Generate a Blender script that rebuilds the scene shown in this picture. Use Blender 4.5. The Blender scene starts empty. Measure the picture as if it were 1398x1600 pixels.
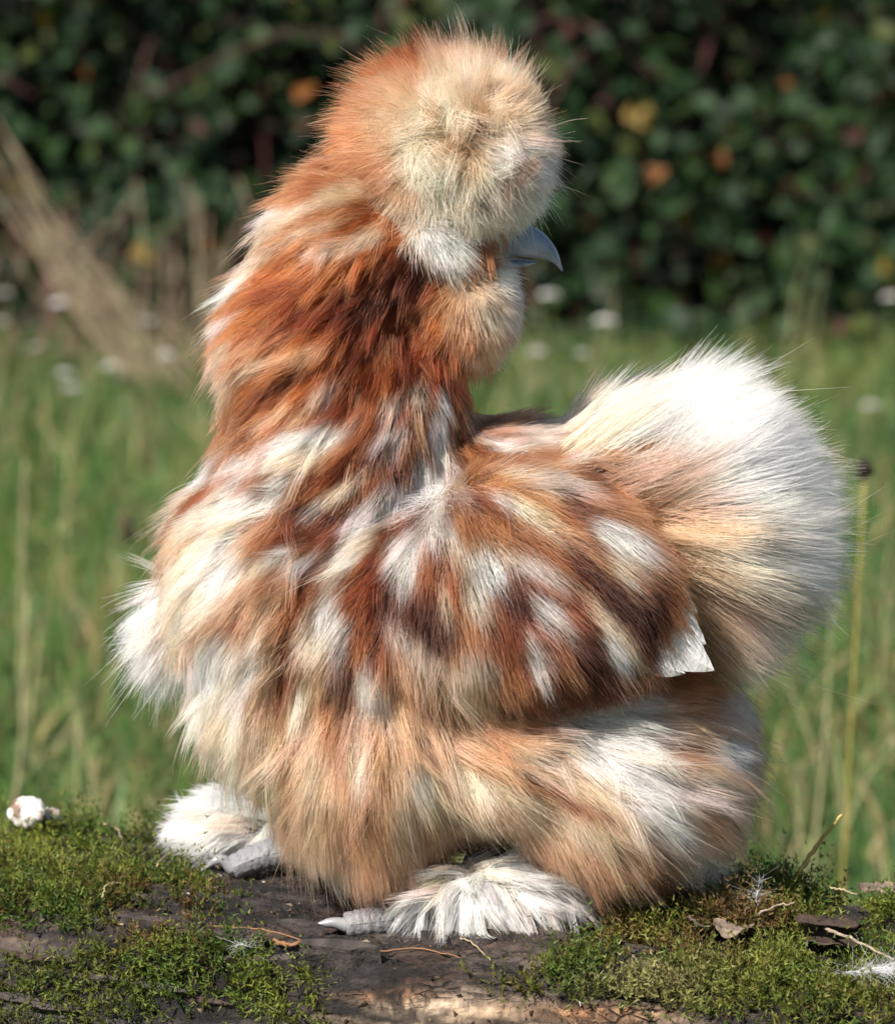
import bpy, math, random
import numpy as np
from mathutils import Vector

rng = np.random.default_rng(7)
random.seed(7)
SC = bpy.context.scene
COL = SC.collection
R = math.radians

# ------------------------------------------------------------------ camera, sky, sun
PITCH = R(9.5)
DIST = 2.2
AIM = np.array([0.0, 0.0, 0.18])
FOV = 2 * math.atan(0.2287 / DIST)
cam_d = bpy.data.cameras.new('camera')
cam = bpy.data.objects.new('camera', cam_d)
COL.objects.link(cam)
cam.location = (0, -DIST * math.cos(PITCH), AIM[2] + DIST * math.sin(PITCH))
cam.rotation_euler = (math.pi / 2 - PITCH, 0, 0)
cam_d.sensor_fit = 'VERTICAL'
cam_d.sensor_height = 24
cam_d.lens = 12 / math.tan(FOV / 2)
cam_d.clip_end = 2000
cam_d.dof.use_dof = True
cam_d.dof.focus_distance = DIST - 0.07
cam_d.dof.aperture_fstop = cam_d.lens / 12.5
SC.camera = cam

SUN = np.array([-0.46, -0.56, 0.70]); SUN /= np.linalg.norm(SUN)
world = bpy.data.worlds.new('World'); SC.world = world
world.use_nodes = True
wn = world.node_tree.nodes; wl = world.node_tree.links
sky = wn.new('ShaderNodeTexSky'); sky.sky_type = 'NISHITA'; sky.sun_disc = False
sky.sun_elevation = math.asin(SUN[2]); sky.sun_rotation = math.atan2(SUN[0], SUN[1])
wl.new(sky.outputs[0], wn['Background'].inputs[0])
wn['Background'].inputs[1].default_value = 0.055
sun_d = bpy.data.lights.new('sun', 'SUN'); sun_d.energy = 5.0; sun_d.angle = R(0.5); sun_d.color = (1, 0.93, 0.84)
sun = bpy.data.objects.new('sun', sun_d); COL.objects.link(sun)
sun.rotation_euler = Vector(SUN).to_track_quat('Z', 'Y').to_euler()
SC.view_settings.view_transform = 'Standard'; SC.view_settings.look = 'None'
SC.view_settings.exposure = 1.0; SC.view_settings.gamma = 1
SC.view_settings.use_curve_mapping = False
SC.cycles.use_denoising = True
SC.cycles.max_bounces = 5; SC.cycles.diffuse_bounces = 3; SC.cycles.glossy_bounces = 4; SC.cycles.transmission_bounces = 7;
SC.cycles.use_adaptive_sampling = True; SC.cycles.adaptive_threshold = 0.03; SC.cycles.adaptive_min_samples = 16
SC.cycles.sample_clamp_indirect = 6; SC.cycles.transparent_max_bounces = 8
SC.cycles_curves.shape = 'RIBBONS'

# ------------------------------------------------------------------ helpers
EYE = np.array([0, -DIST * math.cos(PITCH), AIM[2] + DIST * math.sin(PITCH)])     # where the photographer stood
S = 0.4574 / 1600                       # metres to one step of the flank chart below
SP, CP = math.sin(PITCH), math.cos(PITCH)
def W(u, v, y=0.0):
    """flank chart (u along the bird, v down) + side offset y -> world"""
    return np.array([(u - 699) * S, y, 0.18 + ((800 - v) * S - y * SP) / CP])
def UV(p):
    return np.stack([699 + p[:, 0] / S, 800 - (p[:, 1] * SP + (p[:, 2] - 0.18) * CP) / S], 1)
def G(px, py, z):
    """point at height z on the line of sight through a photo point: for laying out the meadow"""
    a = FOV / 1600
    cy, cz = EYE[1], EYE[2]
    dep = PITCH + math.atan((py - 800) * math.tan(FOV / 2) / 800)
    d = (cz - z) / math.tan(dep)
    t = d / math.cos(dep) * math.cos(dep - PITCH)
    return np.array([(px - 699) / 800 * math.tan(FOV / 2) * t, cy + d, z])
def GY(px, py, y):
    dep = PITCH + math.atan((py - 800) * math.tan(FOV / 2) / 800)
    d = y - EYE[1]
    t = d / math.cos(dep) * math.cos(dep - PITCH)
    return np.array([(px - 699) / 800 * math.tan(FOV / 2) * t, y, EYE[2] - d * math.tan(dep)])

def PUV(p):
    """where a world point falls in the photograph: used to lay out moss and litter along the log"""
    d = p - EYE; f = d[:, 1] * CP - d[:, 2] * SP
    return np.stack([699 + d[:, 0] / f * DIST / S, 800 - (d[:, 1] * SP + d[:, 2] * CP) / f * DIST / S], 1)
def nrm(a):
    return a / np.maximum(np.linalg.norm(a, axis=-1, keepdims=True), 1e-9)
_T = np.random.default_rng(3).random(8192)
def noise(p, f=1.0, seed=0):
    """trilinear value noise, -1..1"""
    q = p * f + seed * 17.37 + 1000.0
    i = np.floor(q).astype(np.int64); t = q - i; t = t * t * (3 - 2 * t)
    out = np.zeros(len(p))
    for a in (0, 1):
        for b in (0, 1):
            for c in (0, 1):
                h = ((i[:, 0] + a) * 73856093 ^ (i[:, 1] + b) * 19349663 ^ (i[:, 2] + c) * 83492791) & 8191
                w = (t[:, 0] if a else 1 - t[:, 0]) * (t[:, 1] if b else 1 - t[:, 1]) * (t[:, 2] if c else 1 - t[:, 2])
                out += w * _T[h]
    return out * 2 - 1
def fbm(p, f, o=4, seed=0):
    r = 0; a = 1; s = 0
    for k in range(o):
        r = r + a * noise(p, f * 2 ** k, seed + k); s += a; a *= 0.5
    return r / s

def tag(o, label=None, cat=None, group=None, kind=None):
    if label: o['label'] = label
    if cat: o['category'] = cat
    if group: o['group'] = group
    if kind: o['kind'] = kind
    return o
def link(o, parent=None):
    COL.objects.link(o)
    if parent is not None:
        o.parent = parent
    return o
def empty(name, loc=(0, 0, 0)):
    o = bpy.data.objects.new(name, None); o.empty_display_size = 0.02; COL.objects.link(o)
    o.location = loc
    return o
def setparent(o, parent):
    o.parent = parent
    o.matrix_parent_inverse = parent_inv(parent)
def parent_inv(p):
    from mathutils import Matrix
    m = Matrix.Identity(4); q = p
    while q is not None:
        m = Matrix.LocRotScale(q.location, q.rotation_euler, q.scale) @ m if q.parent is None else m
        q = q.parent
    return m.inverted()
def mesh(name, V, F, mat, parent=None, col=None, smooth=True, world=True):
    """V (n,3), F (m,k) uniform polygons or list of arrays"""
    me = bpy.data.meshes.new(name)
    V = np.asarray(V, np.float32)
    Fs = F if isinstance(F, list) else [F]
    Fs = [np.asarray(f, np.int32) for f in Fs if len(f)]
    loops = np.concatenate([f.ravel() for f in Fs])
    cnt = np.concatenate([np.full(len(f), f.shape[1], np.int32) for f in Fs])
    me.vertices.add(len(V)); me.vertices.foreach_set('co', V.ravel())
    me.loops.add(len(loops)); me.loops.foreach_set('vertex_index', loops)
    me.polygons.add(len(cnt))
    st = np.concatenate([[0], np.cumsum(cnt)[:-1]]).astype(np.int32)
    me.polygons.foreach_set('loop_start', st); me.polygons.foreach_set('loop_total', cnt)
    me.polygons.foreach_set('use_smooth', np.full(len(cnt), smooth))
    if col is not None:
        a = me.attributes.new('tint', 'FLOAT_COLOR', 'POINT')
        c = np.ones((len(V), 4), np.float32); c[:, :3] = col
        a.data.foreach_set('color', c.ravel())
    me.update(calc_edges=True); me.validate()
    me.materials.append(mat)
    o = bpy.data.objects.new(name, me); COL.objects.link(o)
    if parent is not None:
        if world: setparent(o, parent)
        else: o.parent = parent
    return o
def hair(name, P, rad, col, mat, parent=None):
    """P (n,k,3) rad (n,k) col (n,k,3) -> one curves object"""
    n, k = P.shape[:2]
    cu = bpy.data.hair_curves.new(name)
    cu.add_curves([k] * n)
    cu.points.foreach_set('position', P.astype(np.float32).ravel())
    a = cu.attributes.get('radius') or cu.attributes.new('radius', 'FLOAT', 'POINT')
    a.data.foreach_set('value', rad.astype(np.float32).ravel())
    a = cu.attributes.new('tint', 'FLOAT_COLOR', 'POINT')
    c = np.ones((n, k, 4), np.float32); c[..., :3] = np.clip(col, 0.004, 0.95)
    a.data.foreach_set('color', c.ravel())
    cu.materials.append(mat)
    o = bpy.data.objects.new(name, cu); COL.objects.link(o)
    if parent is not None: setparent(o, parent)
    return o
def tube(path, rad, seg=8, cap=True, flat=1.0):
    path = np.asarray(path, float); rad = np.asarray(rad, float); n = len(path)
    T = nrm(np.gradient(path, axis=0))
    up = np.array([0, 0, 1.0]) if abs(T[0][2]) < 0.9 else np.array([0, 1.0, 0])
    V = []
    for i in range(n):
        s = np.cross(T[i], up); s /= np.linalg.norm(s); b = np.cross(s, T[i])
        for j in range(seg):
            a = 2 * math.pi * j / seg
            V.append(path[i] + rad[i] * (math.cos(a) * s + math.sin(a) * b * flat))
    F = [(i * seg + j, i * seg + (j + 1) % seg, (i + 1) * seg + (j + 1) % seg, (i + 1) * seg + j) for i in range(n - 1) for j in range(seg)]
    V = list(V); T3 = []
    if cap:
        V += [path[0], path[-1]]; a, b = len(V) - 2, len(V) - 1
        T3 = [(a, (j + 1) % seg, j) for j in range(seg)] + [(b, (n - 1) * seg + j, (n - 1) * seg + (j + 1) % seg) for j in range(seg)]
    return np.array(V), [np.array(F), np.array(T3)] if T3 else [np.array(F)]
def spline(pts, n):
    """Catmull-Rom through pts (m,d)"""
    p = np.asarray(pts, float); m = len(p)
    p = np.vstack([2 * p[0] - p[1], p, 2 * p[-1] - p[-2]])
    t = np.linspace(0, m - 1 - 1e-6, n); i = t.astype(int); f = (t - i)[:, None]
    a, b, c, d = p[i], p[i + 1], p[i + 2], p[i + 3]
    return 0.5 * (2 * b + (c - a) * f + (2 * a - 5 * b + 4 * c - d) * f ** 2 + (3 * b - a - 3 * c + d) * f ** 3)

# ------------------------------------------------------------------ materials
def mat(name):
    m = bpy.data.materials.new(name); m.use_nodes = True
    return m, m.node_tree.nodes, m.node_tree.links, m.node_tree.nodes['Principled BSDF']
def fibre_mat(name, translucent=0.3, rough=0.55, spec=0.35):
    m, n, l, b = mat(name)
    a = n.new('ShaderNodeAttribute'); a.attribute_name = 'tint'
    l.new(a.outputs['Color'], b.inputs['Base Color'])
    b.inputs['Roughness'].default_value = rough; b.inputs['Specular IOR Level'].default_value = spec
    t = n.new('ShaderNodeBsdfTranslucent'); l.new(a.outputs['Color'], t.inputs[0])
    x = n.new('ShaderNodeMixShader'); x.inputs[0].default_value = translucent
    l.new(b.outputs[0], x.inputs[1]); l.new(t.outputs[0], x.inputs[2])
    l.new(x.outputs[0], n['Material Output'].inputs[0])
    return m
def hair_mat(name):
    m, n, l, b = mat(name)
    a = n.new('ShaderNodeAttribute'); a.attribute_name = 'tint'
    g = n.new('ShaderNodeGamma'); g.inputs[1].default_value = 1.3; l.new(a.outputs['Color'], g.inputs[0])
    h = n.new('ShaderNodeBsdfHairPrincipled'); h.parametrization = 'COLOR'
    l.new(g.outputs[0], h.inputs['Color']); h.inputs['Roughness'].default_value = .5; h.inputs['Radial Roughness'].default_value = .7
    # a share of matt scattering from the barbules
    d = n.new('ShaderNodeBsdfDiffuse'); l.new(a.outputs['Color'], d.inputs[0])
    t = n.new('ShaderNodeBsdfTranslucent'); l.new(a.outputs['Color'], t.inputs[0])
    x1 = n.new('ShaderNodeMixShader'); x1.inputs[0].default_value = .4; l.new(d.outputs[0], x1.inputs[1]); l.new(t.outputs[0], x1.inputs[2])
    x2 = n.new('ShaderNodeMixShader'); x2.inputs[0].default_value = .28; l.new(h.outputs[0], x2.inputs[1]); l.new(x1.outputs[0], x2.inputs[2])
    l.new(x2.outputs[0], n['Material Output'].inputs[0])
    return m
def plain(name, c, rough=0.6, spec=0.5, bump=0, bscale=200, var=0.0, vscale=40):
    m, n, l, b = mat(name)
    b.inputs['Base Color'].default_value = (*c, 1); b.inputs['Roughness'].default_value = rough
    b.inputs['Specular IOR Level'].default_value = spec
    tc = n.new('ShaderNodeTexCoord')
    if var:
        t = n.new('ShaderNodeTexNoise'); t.inputs['Scale'].default_value = vscale; t.inputs['Detail'].default_value = 6
        l.new(tc.outputs['Object'], t.inputs['Vector'])
        r = n.new('ShaderNodeValToRGB')
        r.color_ramp.elements[0].position = 0.3; r.color_ramp.elements[1].position = 0.7
        r.color_ramp.elements[0].color = (*[x * (1 - var) for x in c], 1); r.color_ramp.elements[1].color = (*[min(1, x * (1 + var)) for x in c], 1)
        l.new(t.outputs[0], r.inputs[0]); l.new(r.outputs[0], b.inputs['Base Color'])
    if bump:
        t = n.new('ShaderNodeTexNoise'); t.inputs['Scale'].default_value = bscale; t.inputs['Detail'].default_value = 5
        l.new(tc.outputs['Object'], t.inputs['Vector'])
        k = n.new('ShaderNodeBump'); k.inputs['Strength'].default_value = bump; k.inputs['Distance'].default_value = 0.002
        l.new(t.outputs[0], k.inputs['Height']); l.new(k.outputs[0], b.inputs['Normal'])
    return m
M_feather = hair_mat('silky_plumage')
M_moss = fibre_mat('moss_leaf', 0.35, 0.6, 0.3)
M_grass = fibre_mat('grass_blade', 0.35, 0.5, 0.4)
M_leaf = fibre_mat('bramble_leaf', 0.25, 0.62, 0.3)
M_down = fibre_mat('under_down', .1, .9, .05)
M_skin = plain('bird_skin', (0.36, 0.19, 0.09), 0.8, 0.2)
M_petal = plain('white_petal', (0.8, 0.8, 0.78), 0.6, 0.3)
M_stalk = plain('dry_stalk', (0.29, 0.23, 0.15), 0.7, 0.3, var=0.3)
M_greenstem = plain('green_stem', (0.10, 0.16, 0.04), 0.6, 0.3)
M_vane = plain('white_vane', (0.48, 0.475, 0.47), 0.6, 0.3, var=0.08, vscale=300, bump=.15, bscale=700)

# ------------------------------------------------------------------ ground, meadow, hedge
GZ = -0.38
HY = 4.45                                # foot of the hedge
def ground():
    m, n, l, b = mat('meadow_soil')
    t = n.new('ShaderNodeTexNoise'); t.inputs['Scale'].default_value = 3; t.inputs['Detail'].default_value = 8
    tc = n.new('ShaderNodeTexCoord'); l.new(tc.outputs['Object'], t.inputs['Vector'])
    r = n.new('ShaderNodeValToRGB')
    r.color_ramp.elements[0].position = 0.35; r.color_ramp.elements[0].color = (0.035, 0.055, 0.016, 1)
    r.color_ramp.elements[1].position = 0.65; r.color_ramp.elements[1].color = (0.08, 0.10, 0.03, 1)
    l.new(t.outputs[0], r.inputs[0]); l.new(r.outputs[0], b.inputs['Base Color'])
    b.inputs['Roughness'].default_value = 0.95
    g = np.concatenate([-np.geomspace(400, 6, 12), np.linspace(-5, 5, 41), np.geomspace(6, 400, 12)])
    X, Y = np.meshgrid(g, g + 2.0, indexing='ij')
    p = np.stack([X.ravel(), Y.ravel(), np.zeros(X.size)], 1)
    p[:, 2] = GZ + 0.012 * fbm(p, 1.3, 3) * (np.abs(p[:, 0]) < 6)
    k = len(g); i = np.arange(k - 1)
    a = (i[:, None] * k + i[None, :]).ravel()
    tag(mesh('ground', p, np.stack([a, a + k, a + k + 1, a + 1], 1), m), kind='structure')
ground()

def blades(base, h, lean, width, col, nseg=3):
    """vectorised bent grass blades -> V, faces, colours"""
    n = len(base)
    az = rng.random(n) * 2 * math.pi; fa = rng.random(n) * 2 * math.pi
    d = np.stack([np.cos(az), np.sin(az), np.zeros(n)], 1)
    s = np.stack([np.cos(fa), np.sin(fa), np.zeros(n)], 1)
    V = np.zeros((n, 2 * nseg + 1, 3)); C = np.zeros((n, 2 * nseg + 1, 3))
    for k in range(nseg + 1):
        t = k / nseg
        c = base + d * (lean * t ** 1.8)[:, None] + np.array([0, 0, 1.0]) * (h * (t - 0.25 * t * t * np.minimum(lean / h, 1.5)))[:, None]
        w = (width * (1 - t ** 1.5) * 0.5)[:, None] * s
        if k < nseg:
            V[:, 2 * k] = c - w; V[:, 2 * k + 1] = c + w
        else:
            V[:, 2 * k] = c
        C[:, 2 * k:2 * k + 2] = (col * (1.0 if k else 0.9))[:, None, :]
    o = np.arange(n)[:, None] * (2 * nseg + 1)
    Q = np.concatenate([o + np.array([[2 * k, 2 * k + 1, 2 * k + 3, 2 * k + 2]]) for k in range(nseg - 1)])
    T = o + np.array([[2 * nseg - 2, 2 * nseg - 1, 2 * nseg]])
    return V.reshape(-1, 3), [Q, T], C.reshape(-1, 3)

def grass():
    n = 95000
    y = 0.35 + (HY + 0.15 - 0.35) * rng.random(n)
    x = (rng.random(n) * 2 - 1) * (0.55 + 0.26 * (y + 2.2))
    p = np.stack([x, y, np.full(n, GZ)], 1)
    patch = fbm(p, 2.2, 3, 5)
    tall = fbm(p, 1.1, 3, 9)
    h = (0.055 + 0.07 * rng.random(n) ** 1.5) * (1 + 0.5 * tall) * .8
    lean = h * (0.15 + 1.4 * rng.random(n) ** 1.4)
    wd = 0.0022 + 0.0032 * rng.random(n)
    g = np.array([0.064, 0.145, 0.028]); y2 = np.array([0.115, 0.175, 0.036]); dry = np.array([0.30, 0.24, 0.11]); deep = np.array([0.030, 0.088, 0.026])
    t = np.clip(0.5 + 0.9 * patch + 0.35 * rng.standard_normal(n), 0, 1)[:, None]
    c = deep * (1 - t) + g * t
    t = np.clip(0.25 + 0.6 * fbm(p, 3, 2, 21) + 0.3 * rng.standard_normal(n), 0, 1)[:, None]
    c = c * (1 - t) + y2 * t
    k = rng.random(n) < 0.15 + 0.22 * np.clip(fbm(p, 1.6, 2, 33) + 0.15, 0, 1)
    c[k] = dry * (0.6 + 0.5 * rng.random((k.sum(), 1)))
    c *= (0.75 + 0.5 * rng.random((n, 1))) * 1.12
    ts = rng.random(n) < .02; h[ts] *= 2.2; lean[ts] *= .8; wd[ts] *= .6; c[ts] = np.array([.42, .36, .20])
    V, F, C = blades(p, h, lean, wd, c)
    tag(mesh('grass', V, F, M_grass, col=C), 'short green meadow grass with straw blades behind the log', 'grass', kind='stuff')
grass()

LEAFV = np.array([[0, 0, 0], [0.28, 0.25, 0.06], [0.38, 0.55, 0.09], [0.22, 0.82, 0.05], [0, 1, -0.06],
                  [-0.22, 0.82, 0.05], [-0.38, 0.55, 0.09], [-0.28, 0.25, 0.06], [0, 0.3, 0.0], [0, 0.6, 0.0], [0, 0.82, -0.02]])
LEAFF = [np.array([[0, 1, 8, 0], [1, 2, 9, 8], [2, 3, 10, 9], [0, 8, 7, 0], [8, 9, 6, 7], [9, 10, 5, 6]])[[1, 2, 4, 5]],
         np.array([[0, 1, 8], [0, 8, 7], [3, 4, 10], [10, 4, 5]])]
def leaf_frames(n, facing):
    """random leaf orientations: blade normal scattered about 'facing', tip hanging"""
    nn = nrm(facing + 0.55 * rng.standard_normal((n, 3)))
    tip = np.stack([rng.standard_normal(n) * 0.8, rng.standard_normal(n) * 0.3, -0.6 + 0.6 * rng.standard_normal(n)], 1)
    tip = nrm(tip - (tip * nn).sum(1, keepdims=True) * nn)
    sd = np.cross(tip, nn)
    return sd, tip, nn
LEAFCOL = np.array([[0.030, 0.085, 0.022], [0.020, 0.058, 0.020], [0.045, 0.100, 0.018], [0.034, 0.072, 0.030], [0.080, 0.110, 0.018],
                    [0.30, 0.20, 0.03], [0.34, 0.13, 0.03], [0.10, 0.03, 0.022]])
LEAFPROB = np.array([.30, .25, .18, .14, .085, .02, .01, .015]); LEAFPROB /= LEAFPROB.sum()
def hedge():
    root = empty('bramble_hedge', (0, HY + 0.3, GZ))
    tag(root, 'dense dark green bramble hedge with scattered yellow leaves behind the meadow', 'hedge')
    # bulging front: y of the hedge face as a function of x, z
    def face(x, z):
        p = np.stack([x, np.zeros_like(x), z], 1)
        return HY + 0.16 + 0.20 * fbm(p, 1.7, 3, 50) + 0.12 * fbm(p, 5.0, 2, 51) + 0.10 * np.clip((z - GZ) / 1.4, 0, 1)
    n = 42000
    x = (rng.random(n) * 2 - 1) * 2.4
    z = GZ + 0.02 + 1.45 * rng.random(n) ** 1.15
    depth = rng.random(n) ** 1.3 * 0.75
    y = face(x, z) + depth
    keep = fbm(np.stack([x, y, z], 1), 6.0, 2, 77) > -0.12 - 0.5 * (depth > 0.4)
    x, y, z, depth = x[keep], y[keep], z[keep], depth[keep]; n = len(x)
    size = 0.024 + 0.022 * rng.random(n)
    sd, tip, nn = leaf_frames(n, np.array([0.05, -0.75, 0.55]))
    ci = rng.choice(len(LEAFCOL), n, p=LEAFPROB)
    # the leaves that show largest in the view: each its own part
    vis = (np.abs(x) < 0.72) & (z < 0.16)
    score = depth - 0.03 * (ci >= 5) + 10 * (~vis)
    order = np.argsort(score); big = order[:300]; rest = order[300:]
    V = (LEAFV[None, :, 0:1] * sd[rest, None] + LEAFV[None, :, 1:2] * tip[rest, None] + LEAFV[None, :, 2:3] * nn[rest, None]) * size[rest, None, None]
    V = V + np.stack([x, y, z], 1)[rest][:, None]
    cc = LEAFCOL[ci[rest]] * .40 * (0.7 + 0.6 * rng.random((len(rest), 1)))
    o = np.arange(len(rest))[:, None, None] * 11
    F = [(o + f[None]).reshape(-1, f.shape[1]) for f in LEAFF]
    tag(mesh('foliage', V.reshape(-1, 3), F, M_leaf, root, col=np.repeat(cc, 11, 0), smooth=False), kind='stuff')
    proto = []
    for c in LEAFCOL:
        o = mesh('leaf', LEAFV, LEAFF, M_leaf, col=np.tile(c * .5, (11, 1)), smooth=False)
        proto.append(o.data); bpy.data.objects.remove(o)
    from mathutils import Matrix
    inv = parent_inv(root)
    for i in big:
        o = bpy.data.objects.new('leaf', proto[ci[i]]); COL.objects.link(o); o.parent = root; o.matrix_parent_inverse = inv
        m = Matrix(((sd[i, 0], tip[i, 0], nn[i, 0], x[i]), (sd[i, 1], tip[i, 1], nn[i, 1], y[i]), (sd[i, 2], tip[i, 2], nn[i, 2], z[i]), (0, 0, 0, 1)))
        o.matrix_basis = m @ Matrix.Scale(float(size[i]) * 1.08, 4)
    ms = plain('bramble_cane', (0.07, 0.03, 0.028), 0.6, 0.3)
    for k in range(30):
        x0 = random.uniform(-1.6, 1.6); y0 = HY + 0.35 + random.uniform(-0.1, 0.4)
        L = random.uniform(0.5, 1.3); a = random.uniform(-1.0, 1.0)
        pts = [(x0, y0, GZ - 0.02), (x0 + 0.2 * a, y0 - 0.1, GZ + 0.5 * L), (x0 + 0.55 * a, y0 - 0.22, GZ + 0.85 * L), (x0 + 0.95 * a, y0 - 0.32, GZ + 0.7 * L)]
        Vt, Ft = tube(spline(pts, 12), np.linspace(0.005, 0.002, 12), 5)
        mesh('stem', Vt, Ft, ms, root)
    # dark backing sheet added inside the hedge, so that no daylight shows through
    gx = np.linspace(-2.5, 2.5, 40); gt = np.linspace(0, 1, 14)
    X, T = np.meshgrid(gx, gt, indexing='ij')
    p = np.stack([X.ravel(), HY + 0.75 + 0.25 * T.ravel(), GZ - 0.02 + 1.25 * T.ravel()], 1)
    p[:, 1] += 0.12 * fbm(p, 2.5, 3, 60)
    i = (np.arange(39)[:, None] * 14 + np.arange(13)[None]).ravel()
    mesh('dark_backing', p, np.stack([i, i + 14, i + 15, i + 1], 1), plain('dark_backing', (0.018, 0.016, 0.012), 0.95, 0.1, bump=1, bscale=30, var=0.5), root)
hedge()

# ------------------------------------------------------------------ meadow flowers and stalks
def flower(px, py, z_above, label, r=0.013):
    r *= .78
    p = G(px, py, GZ + z_above)
    if p[1] > HY - .1: p = GY(px, py, HY - .1 - .05 * random.random()); z_above = p[2] - GZ
    root = empty('white_flower', (p[0], p[1], GZ))
    tag(root, label, 'flower', 'white flowers in the meadow')
    lean = np.array([random.uniform(-.02, .02), random.uniform(-.02, .02), 0])
    pts = spline([np.array([p[0], p[1], GZ]) - lean, np.array([p[0], p[1], GZ + z_above * .5]) - lean * .4, p], 7)
    V, F = tube(pts, np.linspace(0.0016, 0.001, 7), 5); mesh('stem', V, F, M_greenstem, root)
    # flat-topped head of small florets
    Vs, Fs = [], []; b = 0
    for k in range(26):
        a = k * 2.39996; rr = r * math.sqrt(k / 26)
        c = p + np.array([rr * math.cos(a), rr * math.sin(a), 0.004 - 0.35 * rr * rr / r + random.uniform(-.001, .001)])
        for j in range(5):
            t = j * 1.2566 + k
            d = np.array([math.cos(t), math.sin(t), 0.25]); s = np.array([-math.sin(t), math.cos(t), 0])
            q = 0.0036
            Vs += [c, c + q * (0.6 * d + 0.5 * s), c + q * 1.15 * d, c + q * (0.6 * d - 0.5 * s)]
            Fs.append([b, b + 1, b + 2, b + 3]); b += 4
    mesh('flower_head', np.array(Vs), np.array(Fs), M_petal, root, smooth=False)
for a in [(228, 503, .10, 'white flower head nearest the foot of the leaning dry stalks', .016),
          (97, 475, .12, 'largest white flower cluster, left of the leaning dry stalks', .019),
          (4, 461, .12, 'white flower cut by left picture edge, the upper of two', .012),
          (3, 506, .08, 'white flower cut by left picture edge, the lower of two', .011),
          (55, 546, .07, 'small faint white flower alone in the grass at far left', .009),
          (103, 586, .06, 'upper one of two close white flowers in the left grass', .012),
          (112, 610, .05, 'lower one of two close white flowers in the left grass', .011),
          (175, 575, .06, 'white flower in the left grass, right of the close pair', .012),
          (260, 557, .08, 'white flower closest to the left side of the hen neck', .012),
          (858, 462, .12, 'bright white flower just below the tip of the hen beak', .016),
          (945, 502, .10, 'white flower above the left end of the hen tail', .017),
          (838, 552, .07, 'white flower in the grass right of the hen beard', .013),
          (908, 556, .06, 'faint white flower just above the start of the hen tail', .009),
          (1358, 636, .05, 'faint white flower in the grass right of the hen tail', .013),
          (1392, 466, .12, 'white flower cut by the right picture edge below the hedge', .014)]:
    flower(*a)

def stalk(name, p0, p1, bend, r, label, cat, m, group=None, head=None):
    root = empty(name, tuple(p0)); tag(root, label, cat, group)
    mid = (np.array(p0) + np.array(p1)) / 2 + np.array([bend, 0, 0])
    pts = spline([p0, mid, p1], 10)
    V, F = tube(pts, np.linspace(r, r * .6, 10), 6); mesh('stem', V, F, m, root)
    if head:
        hl, hr, hm = head
        t = nrm(pts[-1] - pts[-2]); q = pts[-1] + t * np.linspace(-0.002, hl, 7)[:, None]
        V, F = tube(q, hr * np.array([.4, .85, 1, .95, .8, .55, .15]), 8)
        V = V + 0.0012 * rng.standard_normal(V.shape); mesh('seed_head', V, F, hm, root)
M_seed = plain('dark_seed', (0.02, 0.014, 0.012), 0.8, 0.2)
M_olive = plain('olive_stem', (0.27, 0.22, 0.055), 0.65, 0.3, var=0.25)
def sy(px0, py0, px1, py1, y):
    return np.array([GY(px0, py0, y)[0], y, GZ]), GY(px1, py1, y)
a, b = sy(1308, 1180, 1350, 742, 1.1)
stalk('seed_stalk', a, b, 0.0, 0.0013, 'olive stalk topped by a dark round seed head, right of the hen tail', 'plant', M_olive, head=(0.011, 0.0055, M_seed))
a, b = sy(215, 1180, 205, 840, 2.0)
stalk('seed_stalk', a, b, 0.006, 0.0014, 'thin stalk with blurred dark seed head left of the hen breast', 'plant', M_greenstem, head=(0.018, 0.004, M_seed))
M_pale = plain('pale_straw', (0.32, 0.29, 0.16), 0.7, 0.3, var=0.2)
for px0, py0, px1, py1, y, bend, r, lab in [
        (1262, 1190, 1300, 950, 1.5, 0.003, .0011, 'pale straw stalk between the hen tail and the olive seed stalk'),
        (1225, 1330, 1245, 1190, 1.6, 0.008, .0010, 'pale bent grass stalk right of the hen thigh'),
        (38, 1150, 40, 720, 2.0, -0.004, .0012, 'tall pale upright grass stalk near the left picture edge'),
        (2, 1180, 42, 930, 1.6, 0.006, .0013, 'pale bent grass stalk crossing the left picture edge'),
        (134, 1290, 122, 1130, 1.4, -0.004, .0012, 'short pale grass stalk standing just behind the whitish lump'),
        (1320, 1320, 1395, 1150, 1.5, -0.016, .0010, 'arched pale grass stalk at the right picture edge')]:
    a, b = sy(px0, py0, px1, py1, y)
    stalk('straw_stalk', a, b, bend, r, lab, 'grass stalk', M_pale, 'single straw stalks in the meadow')
def bundle():
    y = HY - 0.25
    base = G(300, 545, GZ); base[1] = y
    root = empty('dry_grass_clump', tuple(base)); tag(root, 'clump of dry straw stalks leaning left against the hedge', 'dry grass')
    for k in range(30):
        t = random.gauss(0, 1)
        e = GY(-30 + 34 * t + random.uniform(-60, 60), 190 - 18 * t + random.uniform(-60, 60), y + 0.05 + random.uniform(-.12, .1))
        b = base + np.array([0.04 * random.gauss(0, 1) - 0.02 * t, random.uniform(-.05, .05), 0])
        mid = b * .5 + e * .5 + np.array([0.012 * random.gauss(0, 1) - 0.012 * t, 0, 0.02 * random.gauss(0, 1) - 0.03])
        f = random.uniform(.55, 1.05)
        pts = spline([b, mid, e], 9)[:max(4, int(9 * f))]
        V, F = tube(pts, np.linspace(0.0016, 0.0008, len(pts)), 4); mesh('stalk', V, F, M_stalk, root)
bundle()
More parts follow.
